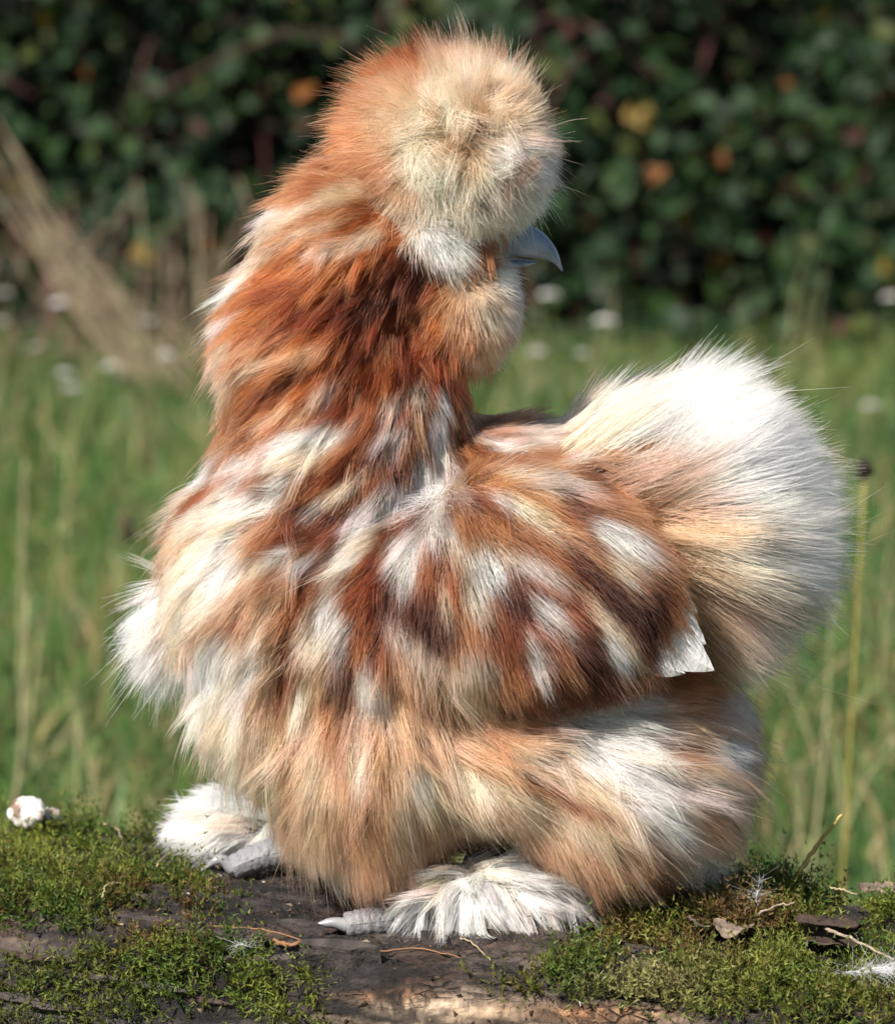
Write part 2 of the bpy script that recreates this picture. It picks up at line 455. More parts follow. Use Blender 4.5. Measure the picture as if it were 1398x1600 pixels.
def dead_bracken():
    y = HY - 0.10
    root = empty('dead_bracken', tuple(G(110, 520, GZ))); tag(root, 'tangle of brown dead stems at the foot of the hedge, far left', 'dead plants')
    m = plain('dead_stem', (0.13, 0.075, 0.06), .8, .2, var=.4)
    for k in range(70):
        u = random.uniform(-60, 420); yy = y + random.uniform(-.15, .15)
        b0 = G(u, 530, GZ); b0[1] = yy; e = GY(u + random.gauss(-20, 60), random.uniform(270, 430), yy + random.uniform(-.05, .1))
        V, F = tube(spline([b0, (b0 + e) / 2 + np.array([random.gauss(0, .02), 0, 0]), e], 7), np.linspace(.0018, .0008, 7), 4); mesh('stem', V, F, m if k % 3 else M_stalk, root)
dead_bracken()
# ------------------------------------------------------------------ the log
YAW = R(26)
AX = np.array([math.cos(YAW), -math.sin(YAW), 0.0]); CR = np.array([math.sin(YAW), math.cos(YAW), 0.0])
LH, WC = 0.19, 0.006
def side(c):
    return np.where(c < 0, 0.147, 0.155), np.where(c < 0, 5.0, 3.0)     # half width and squareness: near side, far side
def log_disp(t, w, a):
    q = np.stack([t * 0.35, w, np.sin(a) * 0.2], 1)
    fine = np.stack([t * 0.12, w, np.sin(a) * 0.2], 1)
    d = 0.008 * fbm(q, 9, 4, 80) + 0.0035 * fbm(fine, 70, 3, 81) + 0.0012 * fbm(np.stack([t, w, np.sin(a) * 0.2], 1), 300, 2, 82)
    rd = np.abs(noise(np.stack([t * 0.05, w, np.sin(a) * .2], 1), 150, 86)) ; rd2 = np.abs(noise(np.stack([t * 0.10, w, np.sin(a) * .2], 1), 280, 87))
    d += 0.0030 * np.minimum(rd * 3, 1) + 0.0015 * np.minimum(rd2 * 3, 1) - .003
    # plates: terraces of decaying bark
    pl = fbm(np.stack([t * 0.5, w, np.sin(a) * .2], 1), 26, 3, 84)
    d += 0.004 * np.tanh(8 * pl)
    return d, pl
def log_point(t, a, base_only=False):
    """t along the axis, a angle (pi/2 = top)"""
    c, s = np.cos(a), np.sin(a)
    LW, LN = side(c)
    k = (np.abs(c) ** LN + np.abs(s) ** LN) ** (-1 / LN)
    taper = 1 + 0.04 * t
    w = LW * k * c * taper; h = LH * k * s * taper
    d, pl = log_disp(t, w, a)
    nx = np.sign(c) * np.abs(c * k) ** (LN - 1) / LW; nz = np.sign(s) * np.abs(s * k) ** (LN - 1) / LH
    l = np.sqrt(nx * nx + nz * nz); nx /= l; nz /= l
    w2 = w + d * nx; h2 = h + d * nz
    P = t[:, None] * AX + (w2 + WC)[:, None] * CR + np.stack([0 * t, 0 * t, h2 - LH - 0.004], 1)
    N = nx[:, None] * CR + np.stack([0 * t, 0 * t, nz], 1)
    return P, N, pl, d
def log_top(x, y):
    t = np.atleast_1d(x * AX[0] + y * AX[1]); w = np.atleast_1d(x * CR[0] + y * CR[1]) - WC
    LW, LN = side(w)
    z = LH * np.maximum(1 - (np.abs(w) / LW) ** LN, 0.0) ** (1 / LN)
    a = np.arctan2(z, w)
    return log_point(t, a)[0][:, 2]
def gsum(uv, blobs):
    r = np.zeros(len(uv))
    for (u, v, ru, rv, s) in blobs:
        r += s * np.exp(-((uv[:, 0] - u) / ru) ** 2 - ((uv[:, 1] - v) / rv) ** 2)
    return r
M_log, n, l, b = mat('rotten_wood')
att = n.new('ShaderNodeAttribute'); att.attribute_name = 'tint'
tc = n.new('ShaderNodeTexCoord'); mp = n.new('ShaderNodeMapping'); mp.inputs['Rotation'].default_value = (0, 0, YAW); mp.inputs['Scale'].default_value = (0.16, 1, 1)
l.new(tc.outputs['Object'], mp.inputs[0])
t1 = n.new('ShaderNodeTexNoise'); t1.inputs['Scale'].default_value = 260; t1.inputs['Detail'].default_value = 7; l.new(mp.outputs[0], t1.inputs['Vector'])
t2 = n.new('ShaderNodeTexNoise'); t2.inputs['Scale'].default_value = 500; t2.inputs['Detail'].default_value = 6; l.new(tc.outputs['Object'], t2.inputs['Vector'])
r1 = n.new('ShaderNodeMapRange'); r1.inputs[1].default_value = .3; r1.inputs[2].default_value = .7; r1.inputs[3].default_value = .3; r1.inputs[4].default_value = 1.75; l.new(t1.outputs[0], r1.inputs[0])
mx = n.new('ShaderNodeVectorMath'); mx.operation = 'SCALE'; l.new(att.outputs['Color'], mx.inputs[0]); l.new(r1.outputs[0], mx.inputs['Scale'])
l.new(mx.outputs[0], b.inputs['Base Color'])
vo = n.new('ShaderNodeTexVoronoi'); vo.feature = 'DISTANCE_TO_EDGE'; vo.inputs['Scale'].default_value = 210; vo.inputs['Randomness'].default_value = .9
mp2 = n.new('ShaderNodeMapping'); mp2.inputs['Rotation'].default_value = (0, 0, YAW); mp2.inputs['Scale'].default_value = (.22, 1, 1); l.new(tc.outputs['Object'], mp2.inputs[0]); l.new(mp2.outputs[0], vo.inputs['Vector'])
cr = n.new('ShaderNodeMapRange'); cr.inputs[1].default_value = .0; cr.inputs[2].default_value = .10; cr.inputs[3].default_value = .25; cr.inputs[4].default_value = 1; l.new(vo.outputs[0], cr.inputs[0])
t3 = n.new('ShaderNodeTexNoise'); t3.inputs['Scale'].default_value = 45; l.new(tc.outputs['Object'], t3.inputs['Vector'])
gt = n.new('ShaderNodeMapRange'); gt.inputs[1].default_value = .5; gt.inputs[2].default_value = .62; l.new(t3.outputs[0], gt.inputs[0])
cm = n.new('ShaderNodeMix'); cm.inputs[2].default_value = 1; l.new(gt.outputs[0], cm.inputs[0]); l.new(cr.outputs[0], cm.inputs[3])
ml = n.new('ShaderNodeMath'); ml.operation = 'MULTIPLY'; l.new(r1.outputs[0], ml.inputs[0]); l.new(cm.outputs[0], ml.inputs[1]); l.new(ml.outputs[0], mx.inputs['Scale'])
ad0 = n.new('ShaderNodeMath'); ad0.operation = 'ADD'
ad = n.new('ShaderNodeMath'); ad.operation = 'ADD'; l.new(t1.outputs[0], ad.inputs[0]); l.new(t2.outputs[0], ad.inputs[1])
bp = n.new('ShaderNodeBump'); bp.inputs['Strength'].default_value = 0.9; bp.inputs['Distance'].default_value = 0.0035; l.new(ad.outputs[0], ad0.inputs[0]); l.new(cm.outputs[0], ad0.inputs[1]); l.new(ad0.outputs[0], bp.inputs['Height']); l.new(bp.outputs[0], b.inputs['Normal'])
b.inputs['Roughness'].default_value = 0.78; b.inputs['Specular IOR Level'].default_value = 0.35

MOSS = [(60, 1330, 130, 50, .9), (250, 1310, 130, 30, .9), (180, 1400, 180, 45, .75), (330, 1400, 120, 40, .7), (60, 1420, 120, 30, .8),
        (230, 1490, 160, 40, 1.1), (150, 1570, 220, 50, .95), (430, 1530, 90, 50, 1.2), (470, 1580, 60, 30, 1.0), (1250, 1420, 260, 60, 1.1), (1100, 1460, 160, 50, .9),
        (900, 1500, 130, 40, .8), (1040, 1540, 120, 30, .9), (1300, 1560, 180, 60, 1.0), (840, 1560, 120, 16, .7), (980, 1430, 90, 30, .8), (570, 1500, 25, 14, .6), (700, 1530, 70, 14, .5),
        (1150, 1580, 160, 40, .8), (1200, 1350, 300, 50, .8), (-120, 1450, 200, 200, .7), (1550, 1450, 200, 200, 1)]
BARE = [(1000, 1500, 34, 18, .8), (1130, 1497, 44, 24, .9), (900, 1445, 56, 18, .9), (1215, 1480, 28, 14, .7), (830, 1475, 66, 24, .9), (1060, 1452, 44, 13, .7), (1330, 1432, 34, 18, .8), (960, 1540, 30, 10, .6), (1240, 1560, 34, 14, .6), (430, 1375, 110, 30, 1.0), (560, 1420, 90, 40, .8), (640, 1470, 170, 35, 1.1), (330, 1455, 70, 14, .6), (430, 1475, 60, 18, .8), (780, 1440, 120, 25, .6), (700, 1580, 180, 22, .9), (120, 1340, 30, 8, .8), (40, 1390, 40, 12, .9), (230, 1440, 60, 12, .7), (60, 1470, 140, 14, .7), (890, 1590, 90, 14, .8), (1290, 1520, 45, 28, 1.0), (1180, 1590, 40, 14, .4)]
LOGROOT = empty('fallen_log', (0, 0, GZ))
tag(LOGROOT, 'decaying mossy log lying under the hen, bark flaking', 'log')
def build_log():
    t = np.concatenate([np.linspace(-1.3, -0.36, 40), np.linspace(-0.35, 0.35, 520), np.linspace(0.36, 1.2, 40)])
    a = np.concatenate([np.linspace(-math.pi * .5, -0.25, 12), np.linspace(-0.2, math.pi + 0.45, 330), np.linspace(math.pi + .5, math.pi * 1.5, 10)])
    T, A = np.meshgrid(t, a, indexing='ij')
    P, N, pl, d = log_point(T.ravel(), A.ravel())
    uv = PUV(P)
    k = np.clip(0.5 + 1.6 * pl, 0, 1)[:, None]
    dark = np.array([0.014, 0.011, 0.010]); grey = np.array([0.050, 0.038, 0.035])
    c = dark * (1 - k) + grey * k
    red = np.clip(fbm(P, 30, 3, 90) * 1.6, 0, 1)[:, None]
    c = c * (1 - .7 * red) + np.array([0.075, 0.032, 0.017]) * .7 * red
    c = c * .68
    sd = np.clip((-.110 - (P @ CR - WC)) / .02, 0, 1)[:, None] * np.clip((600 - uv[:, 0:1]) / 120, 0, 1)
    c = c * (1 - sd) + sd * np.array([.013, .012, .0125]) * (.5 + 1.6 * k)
    pale = np.clip(gsum(uv, [(720, 1585, 220, 30, 1.3), (960, 1600, 120, 24, 1.3)]) + .35 * fbm(P, 40, 3, 91), 0, 1)[:, None]
    c = c * (1 - pale) + (np.array([0.20, 0.15, 0.105]) * (0.75 + .5 * rng.random((len(P), 1)) * .5)) * pale
    orange = np.clip(gsum(uv, [(930, 1585, 110, 16, 1.1), (600, 1555, 60, 12, .7)]) + .3 * fbm(P, 60, 3, 92) - .1, 0, 1)[:, None]
    c = c * (1 - orange) + np.array([0.23, 0.115, 0.055]) * orange
    tr, wr = T.ravel(), P @ CR
    st = fbm(np.stack([tr * .05, wr, P[:, 2]], 1), 170, 3, 88)
    pit = fbm(np.stack([tr * .35, wr, P[:, 2]], 1), 130, 3, 89)
    wl = wr - WC
    rd = np.abs(noise(np.stack([tr * 0.05, wl, np.sin(A.ravel()) * .2], 1), 150, 86)); rd2 = np.abs(noise(np.stack([tr * 0.10, wl, np.sin(A.ravel()) * .2], 1), 280, 87))
    c = c * (.25 + .75 * np.minimum(rd * 4, 1) * np.minimum(.3 + rd2 * 3, 1))[:, None]
    xr = np.abs(noise(np.stack([tr, wl * .5, P[:, 2] * .5], 1), 110, 85)); c = c * (.4 + .6 * np.minimum(xr * 7, 1))[:, None]
    c = c * np.exp(1.5 * st)[:, None] * (1 - .72 * np.clip((pit - .12) * 8, 0, 1))[:, None]
    m = len(a); i = (np.arange(len(t) - 1)[:, None] * m + np.arange(m - 1)[None]).ravel()
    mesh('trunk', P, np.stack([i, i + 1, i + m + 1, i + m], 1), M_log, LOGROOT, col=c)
    e = [np.array([[k for k in range(m)]]), np.array([[k for k in range(m)]][0:1])]
    n0 = (len(t) - 1) * m
    mesh('sawn_end', P[:m], np.arange(m)[None], plain('sawn_end', (0.3, 0.22, 0.14), .9, .2, var=.3, vscale=60), LOGROOT)
    mesh('sawn_end', P[n0:], np.arange(m)[None, ::-1], bpy.data.materials['sawn_end'], LOGROOT)
    # flaking bark plates, each a piece of its own
    mb = plain('bark_plate', (0.040, 0.032, 0.030), 0.85, 0.35, bump=0.8, bscale=350, var=0.6, vscale=120)
    mr = plain('red_bark_plate', (0.040, 0.027, 0.021), 0.8, 0.3, bump=0.8, bscale=350, var=0.5, vscale=120)
    spots = [(380, 1470, 26, 13), (300, 1462, 30, 9), (470, 1455, 24, 10), (230, 1442, 34, 8), (520, 1490, 40, 9), (640, 1500, 46, 8), (600, 1470, 38, 7), (720, 1470, 36, 8),
             (800, 1450, 30, 8), (560, 1530, 40, 8), (690, 1530, 50, 7), (110, 1337, 22, 6), (40, 1400, 26, 8), (140, 1400, 24, 6), (420, 1505, 30, 8), (330, 1500, 22, 7),
             (760, 1505, 36, 6), (610, 1545, 40, 6), (900, 1440, 20, 7), (860, 1470, 26, 7), (700, 1572, 30, 9), (790, 1580, 34, 9), (620, 1582, 34, 9), (540, 1560, 26, 8), (860, 1588, 30, 7), (470, 1568, 26, 8),
             (60, 1500, 30, 12), (150, 1530, 26, 10), (30, 1560, 26, 12), (250, 1550, 28, 10), (330, 1570, 24, 9), (1000, 1490, 18, 6), (1130, 1500, 20, 8), (90, 1580, 30, 10)]
    spots = [q for q in spots if not (q[1] > 1522 and q[0] > 430)]
    for j, (u, v, ru, rv) in enumerate(spots):
        # find the log surface point whose chart position is u, v
        g = np.argmin((uv[:, 0] - u) ** 2 + (uv[:, 1] - v) ** 2 + 1e6 * (N[:, 1] > 0.75))
        c0, nn = P[g], N[g]
        s = np.cross(nn, AX); kk = 9
        ang = np.sort(rng.random(kk)) * .3 + np.arange(kk) / kk * 2 * math.pi
        rr = 0.75 + .5 * rng.random(kk)
        ru_m, rv_m = ru * S * 1.7, rv * S * (1.15 if nn[2] > .8 else .6)
        th = 0.002 + .0022 * rng.random()
        tilt = rng.standard_normal(2) * .09
        top = np.array([c0 + AX * (math.cos(x) * q * ru_m) + s * (math.sin(x) * q * rv_m) + nn * (th + tilt[0] * math.cos(x) * ru_m + tilt[1] * math.sin(x) * rv_m + .0005 * rng.standard_normal()) for x, q in zip(ang, rr)])
        top2 = c0 + (top - c0) * .8 + nn * .0007
        bot = top - nn * (th + .006)
        V = np.vstack([bot, top, top2])
        idx = np.arange(kk); nx = (idx + 1) % kk
        F = [np.concatenate([np.stack([idx, nx, nx + kk, idx + kk], 1), np.stack([idx + kk, nx + kk, nx + 2 * kk, idx + 2 * kk], 1)]), np.array([[2 * kk + q for q in range(kk)]])]
        mesh('bark_plate', V, F, mr if j % 4 == 1 else mb, LOGROOT, smooth=False)
    return
build_log()
def moss():
    n = 105000
    t = rng.uniform(-0.36, 0.36, n); a = rng.uniform(0.15, math.pi + 0.3, n)
    P, N, pl, d = log_point(t, a)
    uv = PUV(P)
    den = gsum(uv, MOSS) * np.maximum(np.interp(uv[:, 0], [450, 900], [.74, .85]), np.interp(uv[:, 1], [1450, 1500], [.7, 1.1]) * (uv[:, 0] < 520)) - 1.0 * gsum(uv, BARE) + 0.95 * fbm(P, 34, 3, 95) + .55 * fbm(P, 110, 2, 94)
    k = rng.random(n) < np.clip((den - 0.42) * 1.15, 0, 1)
    P, N, uv, den = P[k], N[k], uv[k], den[k]; n = len(P)
    print('moss fronds', n)
    side = np.clip(1 - N[:, 2], 0, 1)[:, None]
    mound = 0.005 * np.clip(den - .3, 0, 1) * (0.5 + .5 * fbm(P, 45, 2, 96)) * (uv[:, 0] > 850) + 0.004 * np.clip(den - .3, 0, 1)
    P = P + N * mound[:, None] - N * .001
    d0 = nrm(N * (0.75 - .5 * side) + 0.75 * rng.standard_normal((n, 3)) + side * np.array([0, -.35, -1.0]))
    bend = 0.8 * rng.standard_normal((n, 3)) + np.array([0, 0, .25]) * (1 - side)
    L = (0.005 + 0.007 * rng.random(n)) * np.where(den > .6, 1.15, .9) * (1 + .8 * side[:, 0]) * np.where(rng.random(n) < .12, 1.9, 1)
    K = 6
    V = np.zeros((n, K, 2, 3, 3)); C = np.zeros((n, K, 2, 3, 3))
    gy = np.array([0.170, 0.190, 0.028]); gg = np.array([0.060, 0.115, 0.016]); br = np.array([0.13, 0.075, 0.025]); ol = np.array([0.10, 0.115, 0.022]); ly = np.array([.26, .24, .09])
    s1 = np.clip(.5 + 1.1 * fbm(P, 40, 3, 97) + .3 * rng.standard_normal(n), 0, 1)[:, None]
    c = gg * (1 - s1) + gy * s1
    s2 = np.clip(1.9 * fbm(P, 30, 3, 98) - .05 + .3 * rng.standard_normal(n), 0, 1)[:, None]
    c = c * (1 - s2) + br * s2
    s3 = np.clip(side * .9, 0, .9); c = c * (1 - s3) + ol * s3
    s4 = np.clip(gsum(uv, [(1030, 1560, 90, 25, 1.2)]), 0, 1)[:, None]; c = c * (1 - s4) + ly * s4
    c *= (0.55 + .6 * rng.random((n, 1))) * (.95 + .5 * fbm(P, 90, 2, 99))[:, None]
    for q in range(K):
        x = (q + .3) / K
        p = P + (d0 * x + bend * (x * x * .45)) * L[:, None]
        tg = nrm(d0 + bend * x * .9)
        r = nrm(np.cross(tg, rng.standard_normal((n, 3))))
        for sgn in (0, 1):
            o = r * (1 if sgn else -1)
            ll = (0.0022 + .0018 * rng.random(n))[:, None] * (1.15 - .4 * x)
            wv = nrm(np.cross(o, rng.standard_normal((n, 3)))) * 0.00055
            V[:, q, sgn, 0] = p - wv; V[:, q, sgn, 1] = p + wv
            V[:, q, sgn, 2] = p + nrm(tg * .75 + o * .8) * ll
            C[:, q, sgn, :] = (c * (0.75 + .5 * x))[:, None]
    V = V.reshape(-1, 3); F = np.arange(len(V)).reshape(-1, 3)
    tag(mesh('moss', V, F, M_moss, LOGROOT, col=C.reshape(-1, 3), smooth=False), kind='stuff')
moss()

def litter():
    n = 5200
    t = rng.uniform(-0.34, 0.34, n); a = rng.uniform(0.6, math.pi - .1, n)
    P, N, pl, d = log_point(t, a)
    sz = .0003 + .0009 * rng.random(n) ** 2
    ax = nrm(AX + .8 * rng.standard_normal((n, 3))); s = nrm(np.cross(N, ax))
    P = P + N * (sz * .4)[:, None]
    q = sz[:, None]
    V = np.stack([P - ax * q * 2 - s * q, P + ax * q * 1.6 - s * q * .6, P + s * q * 1.1, P + N * q * .9 + ax * q * .4 * rng.standard_normal((n, 1))], 1)
    pal = np.array([[.018, .013, .011], [.05, .03, .018], [.09, .055, .03], [.26, .20, .12], [.45, .43, .40]])
    c = pal[rng.choice(5, n, p=[.25, .34, .26, .12, .03])] * (.7 + .6 * rng.random((n, 1)))
    o = np.arange(n)[:, None, None] * 4
    F = (o + np.array([[0, 1, 3], [1, 2, 3], [2, 0, 3], [0, 2, 1]])[None]).reshape(-1, 3)
    tag(mesh('litter', V.reshape(-1, 3), F, M_moss, LOGROOT, col=np.repeat(c, 4, 0), smooth=False), kind='stuff')
litter()
# ------------------------------------------------------------------ small things lying on the log
_t = rng.uniform(-.36, .36, 160000); _a = rng.uniform(.2, math.pi + .3, 160000)
_P, _N, _, _ = log_point(_t, _a)
_dep = (_P - EYE); _vis = (nrm(_dep) * _N).sum(1) < -0.05
_P, _N = _P[_vis], _N[_vis]
_UV = PUV(_P)
def spot(u, v, h=0.0):
    g = np.argmin((_UV[:, 0] - u) ** 2 + (_UV[:, 1] - v) ** 2)
    return _P[g] + _N[g] * h, _N[g]
def twig(pts, r, label, m, h=.004, name='twig', cat='twig'):
    q = np.array([spot(u, v, h + dh + (.008 if u > 1000 else .004 if u < 300 else -.001))[0] for u, v, dh in pts])
    q = spline(q, 16) + .00025 * rng.standard_normal((16, 3))
    V, F = tube(q, np.linspace(r, r * .55, 16) * (1 + .25 * rng.random(16)), 6)
    tag(mesh(name, V, F, m), label, cat, 'dry twigs and needles on the log')
M_needle = plain('rust_needle', (0.20, 0.10, 0.05), .7, .3)
M_straw = plain('dull_straw', (.27, .22, .13), .75, .2, var=.3, vscale=300)
M_twig = plain('grey_twig', (0.24, 0.19, 0.14), .8, .3, bump=.5, bscale=400, var=.4, vscale=200)
twig([(335, 1455, 0), (430, 1468, .001), (520, 1495, 0)], .00042, 'long rust needle crossing the bare wood below the near toes', M_needle)
twig([(560, 1506, 0), (640, 1498, .001), (720, 1503, 0)], .00042, 'rust needle on bare wood below the white foot feathers', M_needle)
twig([(715, 1478, 0), (740, 1492, .002), (765, 1512, 0)], .00042, 'short pale straw on bare wood right of the foot feathers', M_straw)
twig([(1235, 1405, .0), (1275, 1370, .014), (1315, 1345, .030)], .0011, 'yellow moss stalk sticking up from the right end of the log', plain('yellow_stalk', (.40, .32, .10), .7, .3))
twig([(1180, 1478, .002), (1210, 1472, .004), (1240, 1464, .003)], .0006, 'pale grey twig in the moss beside the down feather', M_twig)
twig([(1285, 1508, .004), (1330, 1530, .006), (1395, 1552, .003)], .0008, 'dark thin twig running under the curled bark at right', M_twig)
twig([(1290, 1437, .003), (1315, 1445, .004), (1335, 1450, .003)], .0005, 'short straw in the moss near the right picture edge', M_straw)
twig([(162, 1325, .004), (178, 1337, .005), (190, 1346, .003)], .0005, 'short straw lying in moss at the upper left of the log', M_straw)
twig([(245, 1392, .003), (262, 1380, .005), (275, 1370, .004)], .0005, 'tilted straw in moss left of the far foot claws', M_straw)
twig([(165, 1440, .003), (176, 1428, .006), (186, 1418, .004)], .0005, 'short straw on dark bark at left below the mossy rim', M_straw)
twig([(430, 1484, .001), (455, 1488, .001), (476, 1483, .001)], .0011, 'stubby brown bark stick on the bare wood', M_needle)
def down(u, v, size, label, n=150, flat=.35):
    c, nn = spot(u, v, .015 if u > 1000 else .006)
    ax = nrm(np.array([rng.standard_normal(), .2 * rng.standard_normal(), .1]))
    d = nrm(ax + .8 * rng.standard_normal((n, 3)) + nn * .2); L = size * (.4 + .8 * rng.random(n))
    d = d - .6 * (d * nn).sum(1, keepdims=True) * nn
    t = np.linspace(0, 1, 6); b = .5 * rng.standard_normal((n, 3))
    P = c + (d[:, None] * t[None, :, None] + b[:, None] * (t ** 2)[None, :, None] * .6) * L[:, None, None] + ax * (size * .5 * rng.standard_normal(n))[:, None, None]
    root = empty('down_feather', tuple(c)); tag(root, label, 'feather', 'moulted down on the log')
    hair('barbs', P, np.tile(np.linspace(.00011, .00004, 6), (n, 1)), np.full((n, 6, 3), .8) * np.array([.97, .98, 1]), M_feather, root)
    q = spline([c - ax * size * .7, c + nn * .0015, c + ax * size * .5], 9)
    V, F = tube(q, np.linspace(.0004, .0002, 9), 6); mesh('shaft', V, F, M_vane, root)
down(1375, 1570, .016, 'large wisp of grey white down at the lower right corner', 340)
down(1180, 1455, .010, 'small bluish down feather standing in the moss below the tail', 120)
down(385, 1490, .008, 'little tuft of white down on the wood below the far claws', 130)
def blob(c, r, sc, rough, nseg=18):
    V = []; F = []
    for i in range(nseg + 1):
        th = math.pi * i / nseg
        for j in range(2 * nseg):
            ph = math.pi * j / nseg
            V.append((math.sin(th) * math.cos(ph), math.sin(th) * math.sin(ph), math.cos(th)))
    V = np.array(V); k = 2 * nseg
    V = V * (1 + rough * fbm(V + c * 40, 1.6, 3, 12)[:, None]) * r * np.array(sc) + c
    F = [(i * k + j, i * k + (j + 1) % k, (i + 1) * k + (j + 1) % k, (i + 1) * k + j) for i in range(nseg) for j in range(k)]
    return V, np.array(F)
def stained():
    m, n, l, b = mat('stained_chalk')
    tc = n.new('ShaderNodeTexCoord'); t = n.new('ShaderNodeTexNoise'); t.inputs['Scale'].default_value = 110; t.inputs['Detail'].default_value = 5
    l.new(tc.outputs['Object'], t.inputs['Vector'])
    r = n.new('ShaderNodeValToRGB'); e = r.color_ramp.elements
    e[0].position = .42; e[0].color = (.16, .10, .07, 1); e[1].position = .55; e[1].color = (.72, .68, .66, 1)
    l.new(t.outputs[0], r.inputs[0]); l.new(r.outputs[0], b.inputs['Base Color']); b.inputs['Roughness'].default_value = .75
    return m
ms = stained()
c, nn = spot(43, 1300); root = empty('chalky_lump', tuple(c)); tag(root, 'whitish brown-stained lump on the moss at the left end of the log', 'dropping')
V, F = blob(c + np.array([0, 0, .009]), .0095, (1.0, .8, .85), .35); mesh('large_lobe', V, F, ms, root)
c, nn = spot(76, 1304); V, F = blob(c + np.array([0, 0, .008]), .0060, (1.1, .8, .8), .4); mesh('small_lobe', V, F, ms, root)
# curled strip of bark
c, nn = spot(1292, 1512, .016); root = empty('bark_curl', tuple(c)); tag(root, 'curled strip of dark bark lying in the moss at right', 'bark')
mb = plain('bark_curl', (.042, .027, .021), .85, .3, bump=.8, bscale=400, var=.5, vscale=150)
ax = nrm(np.array([1, -.35, -.02])); s = nrm(np.cross(ax, [0, 0, 1.0])); up = np.cross(s, ax); V = []; F = []
na, nb = 12, 20
for lay in (0, 1):
    for i in range(na):
        for j in range(nb):
            an = R(35 + 265 * j / (nb - 1)); r = (.0052 - .0007 * lay) * (1 + .1 * math.sin(i * 1.3 + j * .4)) * (1 + .25 * j / nb)
            V.append(c + ax * (i / (na - 1) - .5) * (.026 + .003 * math.sin(j)) + (s * math.cos(an) + up * math.sin(an)) * r)
def sheet(o, flip):
    for i in range(na - 1):
        for j in range(nb - 1):
            q = (o + i * nb + j, o + i * nb + j + 1, o + (i + 1) * nb + j + 1, o + (i + 1) * nb + j)
            F.append(q[::-1] if flip else q)
sheet(0, False); sheet(na * nb, True)
M2 = na * nb
for i in range(na - 1):
    for j in (0, nb - 1): F.append((i * nb + j, (i + 1) * nb + j, M2 + (i + 1) * nb + j, M2 + i * nb + j))
for j in range(nb - 1):
    for i in (0, na - 1): F.append((i * nb + j, i * nb + j + 1, M2 + i * nb + j + 1, M2 + i * nb + j))
mesh('roll', np.array(V), np.array(F), mb, root)
# crumbled dead leaves
md = plain('dead_leaf', (.15, .115, .09), .85, .2, bump=.6, bscale=300, var=.5, vscale=150)
for (u, v, r, lab) in [(1110, 1488, .010, 'crumpled greyish dead leaf in moss below the thigh'), (1145, 1492, .009, 'crumpled dark dead leaf beside the greyish one below the thigh'), (1370, 1425, .010, 'curled brown dead leaf on moss at the right picture edge'), (880, 1425, .009, 'dark crumpled leaf under the edge of the thigh fluff')]:
    c, nn = spot(u, v, .012); k = 14; g = np.linspace(-1, 1, k); X, Y = np.meshgrid(g, g, indexing='ij')
    rr = np.sqrt(X ** 2 + Y ** 2); sq = np.maximum(np.abs(X), np.abs(Y)) / np.maximum(rr, 1e-6)
    p = np.stack([X.ravel() * sq.ravel(), Y.ravel() * .8 * sq.ravel(), np.zeros(k * k)], 1)
    p[:, 2] = .55 * fbm(p + u, 1.4, 3, 14) + .25 * p[:, 0] ** 2; p[:, :2] *= (1 + .25 * fbm(p + u, 2.5, 2, 15))[:, None]
    top = c + p * r; bot = top - np.array([0, 0, .0004])
    i = (np.arange(k - 1)[:, None] * k + np.arange(k - 1)[None]).ravel(); Q = np.stack([i, i + k, i + k + 1, i + 1], 1)
    tag(mesh('dead_leaf', np.vstack([top, bot]), np.concatenate([Q, Q[:, ::-1] + k * k]), md), lab, 'leaf', 'dead leaves on the log')
# ------------------------------------------------------------------ the hen
HEN = empty('silkie_hen', (0, 0, 0))
tag(HEN, 'fluffy rust and white hen squatting on the log, head turned back over its body', 'hen')
# forms: centre u, v on the flank chart, side offset y (m), radii u, v (chart) and y (m), turn in the flank plane (deg)
FORMS = {
    'trunk': (645, 925, 0.0, 300, 235, 0.076, 0), 'breast': (448, 890, 0.0, 168, 190, 0.070, 0), 'belly': (598, 1120, 0.0, 190, 205, 0.072, 0),
    'thigh': (935, 1195, -0.012, 208, 175, 0.068, 15), 'rump': (900, 860, 0.0, 165, 165, 0.064, 0), 'vent': (1015, 1150, 0.01, 130, 190, 0.062, 0),
    'lower_belly': (605, 1240, 0.0, 112, 115, 0.06, 0), 'crotch': (715, 1235, 0.01, 120, 80, 0.05, 0), 'hip': (780, 1150, -0.005, 170, 120, 0.07, 0), 'flank': (455, 1035, 0, 130, 150, .062, 0),
    'neck_base': (540, 690, 0.0, 180, 170, 0.060, 0), 'neck': (505, 540, 0.0, 145, 165, 0.051, 0), 'nape': (560, 395, 0.0, 125, 130, 0.045, 0),
    'head': (690, 375, 0.0, 105, 85, 0.034, 0), 'skull': (700, 250, 0.0, 108, 100, 0.035, 0), 'throat': (695, 480, 0.0, 65, 95, 0.032, 0), 'hackle': (645, 600, 0.0, 70, 90, 0.046, 0),
    'tail': (1045, 815, 0.0, 125, 160, 0.042, -15), 'saddle': (790, 775, 0.0, 160, 105, 0.057, 15), 'tail_base': (925, 760, 0.0, 130, 95, 0.046, -22),
}
def ell(f):
    u, v, y, ru, rv, ry, rot = f
    return W(u, v, y), np.array([ru * S, ry, rv * S]), R(rot)
